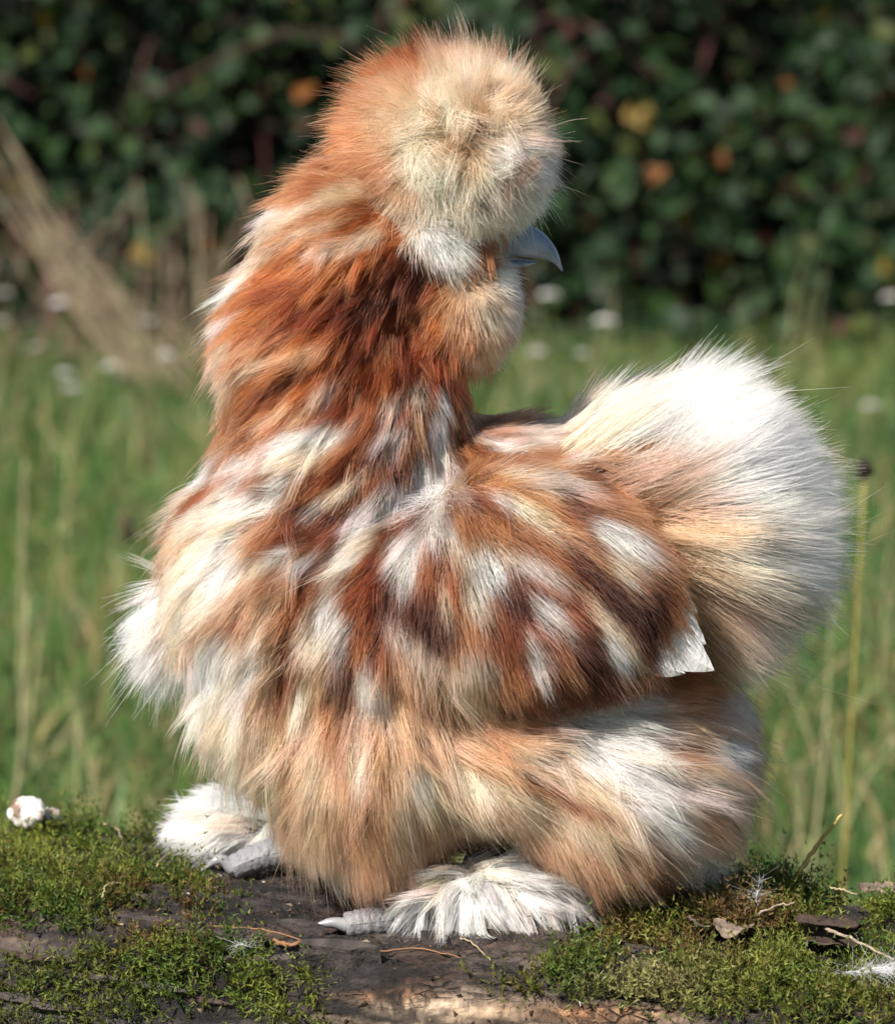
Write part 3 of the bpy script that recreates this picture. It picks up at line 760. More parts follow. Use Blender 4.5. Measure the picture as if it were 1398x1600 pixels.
def surf(f, n):
    """even random points on an ellipsoid with outward normals"""
    c, r, a = ell(f)
    q = nrm(rng.standard_normal((n * 3, 3)))
    w = np.linalg.norm(q / r, axis=1); w /= w.max()
    q = q[rng.random(len(q)) < w][:n]
    p = q * r; nn = nrm(q / r)
    ca, sa = math.cos(-a), math.sin(-a)      # chart v runs down
    def rt(k):
        return np.stack([k[:, 0] * ca - k[:, 2] * sa, k[:, 1], k[:, 0] * sa + k[:, 2] * ca], 1)
    return c + rt(p), rt(nn)
def inside(p, f, grow=1.0):
    c, r, a = ell(f); k = p - c
    ca, sa = math.cos(a), math.sin(a)
    k = np.stack([k[:, 0] * ca - k[:, 2] * sa, k[:, 1], k[:, 0] * sa + k[:, 2] * ca], 1)
    return ((k / (r * grow)) ** 2).sum(1) < 1
def hen_body():
    import bmesh
    bm = bmesh.new()
    from mathutils import Matrix
    for f in FORMS.values():
        c, r, a = ell(f)
        m = Matrix.Translation(c) @ Matrix.Rotation(a, 4, 'Y') @ Matrix.Diagonal((*(r * 0.95), 1))
        bmesh.ops.create_icosphere(bm, subdivisions=4, radius=1, matrix=m)
    me = bpy.data.meshes.new('body'); bm.to_mesh(me); bm.free()
    o = bpy.data.objects.new('body', me); COL.objects.link(o)
    md = o.modifiers.new('r', 'REMESH'); md.mode = 'VOXEL'; md.voxel_size = 0.004; md.use_smooth_shade = True
    sm = o.modifiers.new('s', 'SMOOTH'); sm.iterations = 30; sm.factor = 0.7
    dg = bpy.context.evaluated_depsgraph_get()
    me2 = bpy.data.meshes.new_from_object(o.evaluated_get(dg)); me2.name = 'body'
    bpy.data.objects.remove(o); bpy.data.meshes.remove(me)
    me2.materials.clear(); me2.materials.append(M_skin)
    o = bpy.data.objects.new('body', me2); COL.objects.link(o); o.parent = HEN
    return o
BODY = hen_body()
def body_points(n):
    me = BODY.data; me.calc_loop_triangles()
    V = np.zeros(len(me.vertices) * 3); me.vertices.foreach_get('co', V); V = V.reshape(-1, 3)
    Nn = np.zeros(len(me.vertices) * 3); me.vertices.foreach_get('normal', Nn); Nn = Nn.reshape(-1, 3)
    T = np.zeros(len(me.loop_triangles) * 3, np.int32); me.loop_triangles.foreach_get('vertices', T); T = T.reshape(-1, 3)
    a, b, c = V[T[:, 0]], V[T[:, 1]], V[T[:, 2]]
    ar = np.linalg.norm(np.cross(b - a, c - a), axis=1)
    k = rng.choice(len(T), n, p=ar / ar.sum())
    r1 = np.sqrt(rng.random(n)); r2 = rng.random(n)
    w = np.stack([1 - r1, r1 * (1 - r2), r1 * r2], 1)[..., None]
    return (V[T[k]] * w).sum(1), nrm((Nn[T[k]] * w).sum(1))

# plumage colours (linear albedo)
PAL = {'W': (.90, .875, .83), 'Y': (.89, .765, .575), 'C': (.87, .67, .475), 'B': (.73, .435, .27), 'G': (.58, .47, .40), 'T': (.40, .172, .082), 'O': (.42, .118, .030), 'R': (.185, .046, .014), 'D': (.050, .013, .0065), 'K': (.02, .008, .005)}
def paint(uv, base, strokes, seed=0, warp=8):
    n = len(uv); q = np.stack([uv[:, 0], uv[:, 1], np.zeros(n)], 1)
    wu = uv + warp * np.stack([fbm(q, 1 / 45, 2, seed), fbm(q, 1 / 45, 2, seed + 5)], 1)
    c = np.tile(np.array(PAL[base]), (n, 1))
    for (u, v, hl, hw, ang, k, s) in strokes:
        a = R(ang); du = wu[:, 0] - u; dv = wu[:, 1] - v
        x = (du * math.cos(a) + dv * math.sin(a)) / hl; y = (-du * math.sin(a) + dv * math.cos(a)) / hw
        w = s / (1 + np.exp((np.sqrt(x * x + y * y) - 1) * 9))
        c = c * (1 - w[:, None]) + np.array(PAL[k]) * w[:, None]
    return c
def flow_at(uv, ctl):
    """ctl rows: u v du dv length(chart) lift(deg) -> direction, length, lift, weighted by nearness"""
    ctl = np.array(ctl, float)
    d2 = ((uv[:, None, :] - ctl[None, :, :2]) ** 2).sum(2)
    w = 1 / (d2 + 900) ** 1.6
    w /= w.sum(1, keepdims=True)
    d = nrm(ctl[:, 2:4])
    return w @ d, w @ ctl[:, 4], w @ ctl[:, 5]
def tuft(name, P0, N, uvflow, L, lift, colour, per=32, spread=.20, rootr=.0035, clump=.45, droop=.12, rad=.00012, K=6, wave=.05, jitter=.12, parent=None, lenvar=.35, fleck=0.0, curl=0.0, mat_=None, swirl=.36, smear=7, own=.12, fly=0.0):
    """feather tufts: N roots -> per barbs each"""
    n = len(P0)
    F3 = np.stack([uvflow[:, 0], np.zeros(n), -uvflow[:, 1]], 1)
    tg = F3 - (F3 * N).sum(1, keepdims=True) * N
    mag = np.clip(np.linalg.norm(uvflow, axis=1) * 1.15, .05, 1)[:, None]
    tg = nrm(tg + 1e-6)
    q = np.stack([*UV(P0).T, P0[:, 1] / S], 1)
    sw = swirl * np.stack([fbm(q, 1 / 55, 2, 40), fbm(q, 1 / 55, 2, 41), fbm(q, 1 / 55, 2, 42)], 1)
    tg = nrm(tg + sw + .14 * rng.standard_normal((n, 3)))
    tg = nrm(tg - (tg * N).sum(1, keepdims=True) * N)
    lift = lift + 15 * fbm(q, 1 / 40, 2, 43)
    lf = R(1) * (lift + 9 * rng.standard_normal(n))
    D = nrm(tg * mag * np.cos(lf)[:, None] + N * np.sin(lf)[:, None])
    L = L * (1 + lenvar * .6 * (rng.random(n) - .5))
    sidec = nrm(np.cross(D, N)) * (curl * rng.standard_normal(n))[:, None]
    tt = np.linspace(0, 1, K)
    g = np.array([0, 0, -1.0])
    m = n * per
    idx = np.repeat(np.arange(n), per)
    off = rng.standard_normal((m, 3)) * rootr
    off -= (off * N[idx]).sum(1, keepdims=True) * N[idx]
    Ds = nrm(D[idx] + spread * rng.standard_normal((m, 3)))
    Ls = (L[idx] * (1 - lenvar * rng.random(m) ** 1.3))
    if fly: Ls = Ls * np.where(rng.random(m) < fly, 1.15 + .45 * rng.random(m), 1)
    ph = rng.random((m, 2)) * 6.28; wv = nrm(rng.standard_normal((m, 3))) * (wave * Ls)[:, None]
    P = np.zeros((m, K, 3))
    back = -tg                                   # barbs sweep back towards the flow at the tip
    for k, t in enumerate(tt):
        axis = D[idx] * (Ls * t)[:, None]
        mine = Ds * (Ls * t)[:, None]
        cl = clump * min(1, 1.6 * t)
        p = P0[idx] + off * (1 - .65 * cl) + axis * cl + mine * (1 - cl)
        p = p + (tg[idx] * .22 + g * droop + sidec[idx]) * (Ls * t * t)[:, None]
        p = p + wv * (np.sin(ph[:, 0] + 5.0 * t) - np.sin(ph[:, 0]))[:, None] * t
        P[:, k] = p
    # colour: tuft tone with a little of each barb's own place
    tipc = P0 + D * (L * .62)[:, None]
    cm = colour(UV(tipc))
    fd = nrm(uvflow)[idx]
    jt = fd * (rng.standard_normal(m) * smear)[:, None] + 2.5 * rng.standard_normal((m, 2))
    ev = [colour(UV(P[:, k]) + jt) for k in (K // 2 - 1, K - 2, K - 1)]
    c = cm[idx] * own + ev[1] * (1 - own)
    br = (1 + jitter * rng.standard_normal(n))[idx] * (1 + jitter * 1.2 * rng.standard_normal(m))
    c = c * np.clip(br, .5, 1.5)[:, None]
    ton = np.exp(.16 * rng.standard_normal(n))[idx][:, None] ** np.array([.8, 1.1, 1.3]); c = c * ton
    hue = 1 + .05 * rng.standard_normal((n, 3)); c = c * hue[idx]
    if fleck:
        fk = rng.random(m) < fleck
        c[fk] = np.array(PAL['R']) * (.5 + .7 * rng.random((fk.sum(), 1)))
    f = c / np.maximum(ev[1], .004)
    Cc = np.stack([ev[0] * f if k <= K // 2 - 1 else ((ev[0] * f) * (1 - w) + c * w if w <= 1 else c * (2 - w) + ev[2] * f * (w - 1)) for k, w in enumerate(np.interp(np.arange(K), [K // 2 - 1, K - 2, K - 1], [0, 1, 2]))], 1)
    Cc = (.35 + .5 * own) * c[:, None] + (.65 - .5 * own) * Cc
    ramp = np.interp(tt, [0, .35, 1], [.88, 1, 1.06])
    Cc = Cc * ramp[None, :, None]
    rr = rad * (0.75 + .5 * rng.random(m))[:, None] * np.interp(tt, [0, .3, .8, 1], [1, 1, .65, .15])[None]
    ok = P[:, -1, 2] > log_top(P[:, -1, 0], P[:, -1, 1]) - .001
    low = ~ok
    if low.any():
        lim = log_top(P[low][:, :, 0].ravel(), P[low][:, :, 1].ravel()).reshape(-1, K) + .0012
        Q = P[low]; Q[:, :, 2] = np.maximum(Q[:, :, 2], lim); P[low] = Q
    return hair(name, P, rr, Cc, mat_ or M_feather, parent or HEN)
def collect(names, n_each, mask=None, exclude=()):
    Ps, Ns = [], []
    areas = {k: (FORMS[k][3] * S * FORMS[k][4] * S + FORMS[k][3] * S * FORMS[k][5] + FORMS[k][4] * S * FORMS[k][5]) for k in names}
    for k in names:
        p, nn = surf(FORMS[k], int(n_each * areas[k]))
        ok = np.ones(len(p), bool)
        for j, f in FORMS.items():
            if j != k: ok &= ~inside(p, f, .97)
        ok &= p[:, 2] > log_top(p[:, 0], p[:, 1]) + .006
        Ps.append(p[ok]); Ns.append(nn[ok])
    return np.concatenate(Ps), np.concatenate(Ns)

# ---- body and neck
BODYFLOW = [
    (540, 300, -.8, .5, 75, 30), (430, 340, -.92, .35, 90, 24), (350, 480, -.8, .6, 85, 24), (450, 480, -.85, .48, 95, 20), (600, 470, -.6, .6, 80, 20), (560, 560, -.7, .6, 85, 20),
    (360, 620, -.6, .75, 85, 20), (660, 590, -.3, .9, 70, 20), (500, 690, -.85, .5, 95, 22), (700, 660, -.05, 1, 80, 16), (620, 420, -.7, .5, 60, 20),
    (420, 760, -.8, .55, 105, 22), (300, 800, -.7, .7, 95, 24), (560, 800, -.8, .5, 105, 22), (680, 800, -.3, .9, 100, 20), (620, 880, -.4, .85, 105, 22), (720, 720, .3, .9, 90, 16),
    (800, 720, .8, .5, 95, 18), (900, 700, .92, .25, 95, 22), (800, 820, .65, .72, 100, 20), (850, 650, .95, .1, 80, 24),
    (250, 900, -.35, .9, 80, 28), (400, 900, -.65, .75, 105, 24), (350, 1000, -.45, .9, 105, 26), (500, 950, -.55, .82, 110, 22), (450, 1100, -.25, .95, 120, 24), (300, 1100, -.45, .9, 110, 42), (330, 1180, -.4, .9, 120, 40), (250, 1000, -.4, .9, 95, 36),
    (560, 1050, -.1, 1, 120, 22), (650, 950, 0, 1, 110, 22), (650, 1060, .5, .85, 130, 20), (750, 1050, .85, .5, 135, 20), (700, 1150, .75, .6, 130, 20),
    (500, 1200, -.1, 1, 125, 20), (400, 1200, -.25, .95, 115, 24), (600, 1250, .1, 1, 120, 18), (540, 1330, .05, 1, 100, 12), (460, 1300, -.12, 1, 90, 18),
    (800, 1200, .85, .45, 135, 18), (900, 1150, .85, .4, 120, 18), (1000, 1150, .9, .4, 110, 22), (1050, 1250, .8, .6, 105, 24), (900, 1280, .75, .6, 120, 20), (1000, 1350, .45, .9, 95, 20),
    (900, 1370, .3, .95, 90, 14), (1130, 1150, .95, .25, 85, 30), (1100, 1380, .6, .8, 80, 20), (760, 1270, .75, .5, 62, 12), (700, 1290, .4, .8, 60, 12), (840, 1320, .6, .7, 64, 12), (1120, 1060, .95, .1, 80, 26)]
BODYPAINT = [
    # broad areas: rust neck, cream breast, buff belly, pale thigh, brown back
    (500, 540, 260, 230, 0, 'O', .9), (560, 720, 240, 110, -20, 'R', .75), (330, 900, 110, 150, 0, 'C', .85), (420, 1180, 170, 170, 0, 'B', .95), (600, 1240, 220, 150, 0, 'B', .95),
    (900, 1260, 260, 160, 0, 'B', .85), (830, 730, 200, 100, 15, 'T', .95), (570, 900, 120, 90, -40, 'R', .55), (620, 970, 90, 90, 0, 'R', .7), (1000, 1200, 130, 110, 30, 'C', .7),
    # neck
    (480, 350, 130, 40, -22, 'T', .85), (538, 313, 46, 18, -20, 'C', .75), (532, 400, 60, 14, -14, 'C', .65), (578, 386, 26, 16, -10, 'C', .8), (440, 352, 45, 10, -16, 'C', .8), (480, 335, 30, 8, -16, 'C', .6), (500, 370, 50, 8, -18, 'C', .6),
    (374, 436, 60, 16, -36, 'C', .7), (345, 470, 45, 10, -36, 'W', .8), (335, 520, 30, 9, -30, 'W', .8), (343, 565, 30, 14, -35, 'C', .8), (340, 620, 24, 30, 0, 'C', .55), (405, 345, 30, 9, -10, 'W', .8), (395, 385, 40, 10, -25, 'C', .7),
    (437, 467, 75, 15, -15, 'R', .95), (570, 486, 85, 42, -14, 'D', .95), (480, 500, 80, 26, -12, 'R', .9), (642, 440, 36, 44, 0, 'D', .95), (595, 445, 50, 24, -10, 'R', .8), (645, 480, 18, 14, 0, 'R', .7), (600, 530, 70, 30, -30, 'R', .8),
    (406, 549, 65, 18, -20, 'T', .9), (475, 562, 44, 14, -20, 'B', .8), (380, 590, 50, 12, -25, 'C', .5), (440, 520, 60, 9, -18, 'R', .8), (610, 555, 32, 24, -30, 'T', .75), (560, 570, 60, 14, -35, 'D', .65), (650, 560, 30, 50, 0, 'R', .8), (690, 590, 30, 50, 0, 'R', .8),
    (422, 617, 34, 11, -28, 'D', .9), (469, 600, 46, 12, -30, 'D', .85), (400, 650, 60, 12, -35, 'R', .8), (380, 690, 40, 10, -35, 'D', .6), (352, 680, 40, 20, -35, 'T', .8), (520, 640, 90, 16, -32, 'R', .9), (560, 610, 60, 12, -35, 'R', .9), (430, 660, 36, 9, -30, 'B', .7), (510, 622, 26, 10, -35, 'G', .8), (480, 655, 30, 8, -35, 'B', .7),
    # shoulder streaks
    (616, 640, 26, 15, -30, 'G', .9), (656, 625, 15, 24, 0, 'G', .9), (695, 648, 9, 30, -12, 'W', .9), (560, 660, 60, 10, -35, 'T', .8), (670, 690, 60, 13, -62, 'D', .85), (620, 665, 34, 9, -40, 'R', .8), (720, 640, 12, 50, -10, 'R', .9),
    (480, 697, 68, 20, -13, 'W', 1), (462, 722, 58, 18, -14, 'C', .95), (369, 743, 32, 17, -40, 'W', 1), (314, 747, 27, 13, -45, 'W', 1), (605, 702, 40, 16, -34, 'W', .9), (560, 735, 70, 14, -35, 'R', .95), (540, 700, 40, 10, -30, 'T', .8),
    (410, 765, 60, 12, -10, 'R', .85), (350, 770, 40, 8, -15, 'O', .7), (348, 792, 52, 28, -15, 'W', 1), (425, 786, 50, 16, -55, 'W', .95), (312, 835, 62, 40, -50, 'C', .8), (344, 872, 46, 24, -45, 'W', .95), (284, 800, 50, 9, -50, 'R', .85), (266, 812, 38, 10, -50, 'C', .85), (251, 850, 9, 62, 5, 'R', .85),
    (500, 752, 80, 14, -32, 'R', .9), (623, 754, 66, 20, -35, 'D', .85), (523, 779, 55, 11, -28, 'C', .95), (487, 811, 28, 11, -55, 'W', .95), (560, 790, 50, 9, -28, 'R', .8), (462, 806, 50, 12, -35, 'D', .95), (500, 826, 48, 12, -33, 'D', .9), (560, 828, 70, 12, -30, 'R', .9), (452, 842, 64, 14, -32, 'R', .9), (400, 860, 48, 12, -38, 'T', .9),
    (623, 790, 36, 19, -14, 'W', 1), (573, 812, 40, 17, -33, 'W', .85), (656, 757, 14, 22, 0, 'W', 1), (691, 707, 14, 44, -8, 'W', .95), (684, 785, 20, 48, 0, 'W', .95), (690, 832, 28, 27, 0, 'W', .9), (652, 812, 38, 14, -60, 'K', .9), (714, 709, 9, 64, -14, 'D', .9), (708, 790, 8, 40, 10, 'D', .85), (728, 781, 13, 48, -22, 'G', .9), (740, 720, 14, 50, -30, 'T', .9), (600, 845, 50, 11, -42, 'R', .9),
    (441, 876, 28, 14, -25, 'W', .85), (487, 882, 24, 14, -40, 'W', .95), (534, 876, 46, 18, -50, 'W', 1), (566, 850, 34, 13, -48, 'C', .95), (480, 915, 80, 14, -52, 'R', .9), (420, 915, 50, 12, -50, 'T', .9), (510, 920, 50, 14, -55, 'C', .8), (560, 910, 60, 16, -60, 'R', .95), (600, 850, 20, 9, -40, 'D', .7),
    (624, 888, 24, 42, 8, 'W', 1), (640, 855, 22, 22, 0, 'W', .9), (585, 950, 38, 70, 8, 'R', .9), (600, 940, 14, 50, 5, 'D', .8), (560, 985, 26, 60, 0, 'R', .9), (640, 950, 36, 40, 0, 'D', .8), (690, 900, 30, 50, -20, 'R', .9), (668, 965, 26, 44, 0, 'D', .9), (715, 870, 20, 30, -20, 'C', .6), (700, 930, 12, 40, -15, 'D', .7),
    # rust edges between the white shoulder patches
    (330, 768, 60, 9, -30, 'O', .85), (292, 792, 60, 9, -50, 'R', .85), (400, 832, 60, 11, -40, 'T', .85), (258, 880, 16, 60, 10, 'T', .7), (384, 768, 34, 8, -40, 'R', .85), (290, 852, 44, 8, -50, 'T', .75), (384, 922, 56, 9, -45, 'T', .8), (320, 905, 40, 7, -45, 'B', .7), (410, 770, 30, 8, -50, 'R', .8),
    # breast
    (354, 902, 40, 20, -40, 'W', .85), (271, 944, 40, 60, 10, 'C', .85), (300, 905, 30, 40, 20, 'C', .7), (245, 920, 8, 50, 0, 'R', .7), (252, 1000, 8, 40, -10, 'R', .7), (350, 978, 64, 20, -25, 'T', .95), (372, 985, 40, 14, -25, 'R', .9), (378, 1012, 20, 25, 0, 'R', .9), (420, 950, 50, 16, -45, 'B', .9), (440, 975, 14, 40, 30, 'T', .8),
    (332, 1030, 24, 32, 10, 'W', 1), (322, 1078, 32, 48, 10, 'W', .9), (362, 1055, 16, 48, 14, 'Y', .9), (394, 1038, 11, 42, 15, 'W', .95), (370, 1100, 16, 40, 10, 'W', .75), (300, 1110, 34, 60, 10, 'W', .6), (330, 1150, 40, 60, 0, 'C', .8), (457, 1034, 17, 48, 0, 'R', .95), (443, 1102, 11, 48, 0, 'R', .9), (418, 1140, 10, 38, 5, 'T', .9), (400, 1090, 12, 40, 10, 'T', .6),
    (482, 944, 72, 14, -56, 'R', .9), (480, 995, 12, 38, 5, 'C', .95), (500, 1010, 10, 40, 0, 'C', .8), (516, 962, 18, 30, 5, 'W', .95), (535, 1000, 14, 36, -5, 'W', .75), (543, 1045, 16, 44, -5, 'D', .85), (533, 1104, 17, 58, -10, 'D', .85), (504, 1110, 14, 50, -12, 'R', .85), (469, 1115, 11, 44, -8, 'C', .9), (495, 1070, 14, 40, 0, 'B', .8), (520, 1150, 10, 40, -14, 'T', .8), (560, 1120, 12, 40, -15, 'R', .7),
    # under-wing sweep
    (590, 1010, 22, 50, 0, 'R', .9), (636, 1005, 50, 13, 52, 'G', .95), (683, 1036, 56, 16, 35, 'G', .95), (720, 1060, 50, 14, 28, 'C', .9), (630, 1048, 40, 16, 50, 'T', .9), (580, 1082, 15, 34, -20, 'W', .95), (600, 1100, 15, 42, -20, 'G', .9), (665, 1075, 64, 15, 25, 'B', .95), (740, 1100, 60, 12, 22, 'C', .8), (678, 1110, 56, 10, 20, 'D', .75), (640, 1090, 40, 10, 35, 'R', .7), (790, 1120, 50, 14, 5, 'T', .7), (760, 1085, 40, 10, 20, 'R', .5), (650, 1155, 70, 18, 20, 'B', .9), (800, 1150, 50, 9, 0, 'R', .6),
    (560, 1180, 14, 54, -10, 'C', .85), (370, 1190, 60, 60, 0, 'C', .8), (600, 1170, 12, 50, -20, 'T', .7), (540, 1250, 12, 60, 0, 'T', .7), (450, 1230, 10, 60, 0, 'T', .65), (490, 1220, 10, 60, 0, 'C', .6), (580, 1300, 60, 50, 0, 'T', .6), (500, 1320, 40, 60, 0, 'B', .8), (510, 1370, 50, 30, 0, 'C', .6), (662, 1222, 18, 32, 0, 'W', 1), (700, 1190, 80, 12, 20, 'T', .85), (768, 1232, 84, 20, 22, 'C', .9), (700, 1265, 60, 18, 30, 'C', .8), (680, 1310, 50, 30, 20, 'R', .6), (610, 1240, 12, 50, -10, 'T', .5), (640, 1290, 20, 40, 0, 'C', .5),
    # thigh
    (855, 1226, 76, 12, 18, 'R', .9), (925, 1261, 66, 11, 15, 'R', .85), (780, 1200, 60, 9, 14, 'T', .85), (906, 1305, 76, 24, 20, 'C', .9), (830, 1285, 70, 22, 25, 'B', .8), (880, 1185, 70, 16, 12, 'G', .7), (850, 1165, 60, 12, 5, 'B', .8),
    (956, 1109, 76, 20, -14, 'W', .95), (980, 1140, 80, 32, 5, 'W', .9), (960, 1180, 70, 30, 15, 'W', .85), (1006, 1230, 60, 34, 40, 'W', .95), (1030, 1275, 76, 26, 50, 'W', .95), (1045, 1325, 66, 20, 55, 'G', .8), (960, 1225, 50, 9, 30, 'B', .7), (1000, 1175, 40, 7, 25, 'C', .7),
    (1081, 1086, 56, 36, 10, 'T', .85), (1083, 1165, 50, 28, 20, 'T', .8), (1075, 1124, 56, 14, 10, 'B', .7), (1138, 1171, 34, 22, 0, 'W', .95), (1155, 1110, 30, 30, 0, 'G', .8), (1122, 1275, 40, 28, 20, 'T', .85), (1090, 1235, 50, 14, 30, 'W', .6), (1110, 1215, 50, 10, 25, 'G', .7), (1004, 1355, 64, 34, 30, 'T', .85), (1122, 1385, 56, 32, 30, 'W', 1), (930, 1360, 60, 30, 40, 'T', .7), (970, 1330, 60, 10, 55, 'C', .6), (1070, 1350, 40, 20, 50, 'B', .7), (870, 1350, 40, 30, 30, 'T', .7),
    # back
    (768, 676, 60, 22, 8, 'T', .9), (786, 698, 34, 8, 5, 'W', .95), (850, 677, 44, 17, 0, 'G', .95), (740, 670, 40, 12, 30, 'D', .6), (922, 714, 26, 11, 10, 'W', .9), (900, 655, 60, 14, -14, 'C', .9), (822, 739, 44, 10, 10, 'C', .9), (879, 760, 50, 17, 15, 'G', .95), (922, 732, 30, 10, 30, 'D', .9), (936, 758, 20, 13, 30, 'D', .9), (915, 803, 56, 15, 25, 'D', .85), (957, 724, 40, 20, 10, 'T', .8), (800, 720, 60, 10, 20, 'R', .7),
    (793, 788, 26, 10, 25, 'W', 1), (850, 820, 76, 14, 35, 'C', .95), (900, 857, 64, 10, 40, 'T', .9), (907, 885, 50, 11, 45, 'D', .9), (943, 867, 34, 14, 40, 'R', .9), (957, 838, 36, 17, 25, 'W', .95), (757, 838, 54, 26, 45, 'T', .9), (770, 800, 50, 9, 40, 'R', .8), (754, 886, 23, 27, 0, 'W', .9), (850, 895, 44, 15, 30, 'G', .9)]
p, nn = body_points(12500)
uv = UV(p)
keep = ~((uv[:, 1] < 335) & (uv[:, 0] > 610)) & ~((uv[:, 0] > 770) & (uv[:, 1] < 600)) & ~inside(p, FORMS['tail'], 1.02)
keep &= (nn[:, 1] < .3) | (rng.random(len(p)) < .4)
keep &= p[:, 2] > log_top(p[:, 0], p[:, 1]) + .004
p, nn, uv = p[keep], nn[keep], uv[keep]
fl, ln, lf = flow_at(uv, BODYFLOW)
print('body tufts', len(p))
isneck = uv[:, 1] < 720
colr = lambda q: paint(q, 'T', BODYPAINT, 1)
tuft('body_plumage', p[~isneck], nn[~isneck], fl[~isneck], ln[~isneck] * S * np.interp(uv[~isneck][:, 1], [700, 1050, 1200], [.66, .72, .85]), lf[~isneck], colr, per=46, spread=.12, rootr=.0038, rad=.000095, fly=.03, clump=.5, droop=.10, curl=.08)
tuft('neck_hackle', p[isneck], nn[isneck], fl[isneck], ln[isneck] * S * .75, lf[isneck], colr, per=46, spread=.12, rootr=.0033, rad=.000095, fly=.03, clump=.5, droop=.08, curl=.08)

# loose contour feathers lying over the down, each a separate wisp
p, nn = body_points(4200)
uv = UV(p)
keep = ~((uv[:, 1] < 335) & (uv[:, 0] > 610)) & ~((uv[:, 0] > 770) & (uv[:, 1] < 600)) & ~inside(p, FORMS['tail'], 1.02) & ((nn[:, 1] < .3) | (rng.random(len(p)) < .3)) & (uv[:, 1] < np.where((uv[:, 0] > 620) & (uv[:, 0] < 900), 1190, 1330))
p, nn, uv = p[keep], nn[keep], uv[keep]
fl, ln, lf = flow_at(uv, BODYFLOW)
tuft('contour_feathers', p + nn * .004, nn, fl, ln * S * np.interp(uv[:, 1], [500, 900, 1200], [.74, .72, .85]) * (.75 + .5 * rng.random(len(p))), lf + 1, colr, per=34, spread=.10, rootr=.0022, clump=.72, droop=.10, curl=.22, rad=.00010, lenvar=.45, fly=.05, own=.36, swirl=.45, smear=5)

# ---- tail: a round powder-puff fan
TAILFLOW = [(880, 660, .8, -.45, 120, 20), (1000, 640, .80, -.55, 160, 24), (1090, 660, .72, -.66, 150, 32), (1150, 650, .72, -.70, 172, 34), (1150, 720, .9, -.4, 170, 36), (1170, 800, .98, -.12, 170, 36), (1160, 890, .95, .25, 170, 34),
            (1100, 960, .75, .62, 150, 30), (1000, 750, .85, -.45, 170, 24), (980, 850, .9, .1, 170, 24), (1000, 940, .75, .5, 150, 24), (930, 780, .88, -.2, 160, 20)]
TAILPAINT = [(1100, 600, 170, 110, -35, 'W', 1), (1210, 760, 90, 160, -10, 'W', 1), (1000, 610, 60, 30, -35, 'C', .7), (1090, 545, 60, 14, -25, 'C', .6), (980, 650, 70, 22, -25, 'C', .8), (968, 767, 90, 40, 20, 'T', .85), (1040, 720, 60, 30, 20, 'T', .85),
             (1090, 790, 60, 22, 10, 'T', .8), (1030, 800, 70, 36, 10, 'T', .8), (1110, 830, 90, 30, 5, 'B', .9), (1101, 895, 60, 20, 30, 'R', .7), (1060, 870, 60, 30, 20, 'T', .8), (1150, 880, 70, 18, 10, 'C', .8), (1160, 830, 60, 10, 5, 'T', .5), (1210, 860, 60, 40, 10, 'Y', .5), (1142, 962, 90, 30, 35, 'B', .8),
             (1110, 1000, 60, 26, 60, 'T', .6), (1193, 1013, 60, 40, 40, 'G', .6), (1219, 940, 60, 40, 20, 'C', .7), (1180, 800, 40, 8, 10, 'T', .5), (1120, 700, 50, 7, -60, 'B', .5), (1150, 620, 50, 6, -50, 'C', .5), (940, 720, 50, 30, 20, 'R', .5), (960, 810, 60, 30, 30, 'D', .4), (1275, 860, 40, 80, 0, 'W', .8)]
p, nn = collect(['tail', 'tail_base'], 130000)
uv = UV(p); keep = uv[:, 0] > 860 + 90 * rng.random(len(p)); p, nn, uv = p[keep], nn[keep], uv[keep]
fl, ln, lf = flow_at(uv, TAILFLOW)
tuft('tail_fluff', p, nn, fl, ln * S, lf, lambda q: paint(q, 'C', TAILPAINT, 2), per=60, spread=.14, rootr=.005, clump=.42, droop=.03, curl=.06, rad=.00012)

sel = rng.random(len(p)) < .28
tuft('tail_fluff', p[sel] + nn[sel] * .004, nn[sel], fl[sel], ln[sel] * S * (.78 + .3 * rng.random(sel.sum())), lf[sel], lambda q: paint(q, 'C', TAILPAINT, 2), per=40, spread=.08, rootr=.0022, clump=.72, droop=.03, curl=.22, rad=.0001, fly=.012, own=.3, swirl=.3, lenvar=.35)

def colour_down():
    me = BODY.data; V = np.zeros(len(me.vertices) * 3); me.vertices.foreach_get('co', V); V = V.reshape(-1, 3); q = UV(V)
    c = paint(q, 'T', BODYPAINT, 1)
    m = (q[:, 1] < 345) & (q[:, 0] > 585); c[m] = paint(q[m], 'C', CRESTPAINT, 5, 10)
    m = (q[:, 0] > 930) & (q[:, 1] < 1000); c[m] = paint(q[m], 'C', TAILPAINT, 2)
    a = me.attributes.new('tint', 'FLOAT_COLOR', 'POINT'); k = np.ones((len(V), 4), np.float32); k[:, :3] = c * .9
    a.data.foreach_set('color', k.ravel()); me.materials.clear(); me.materials.append(M_down)

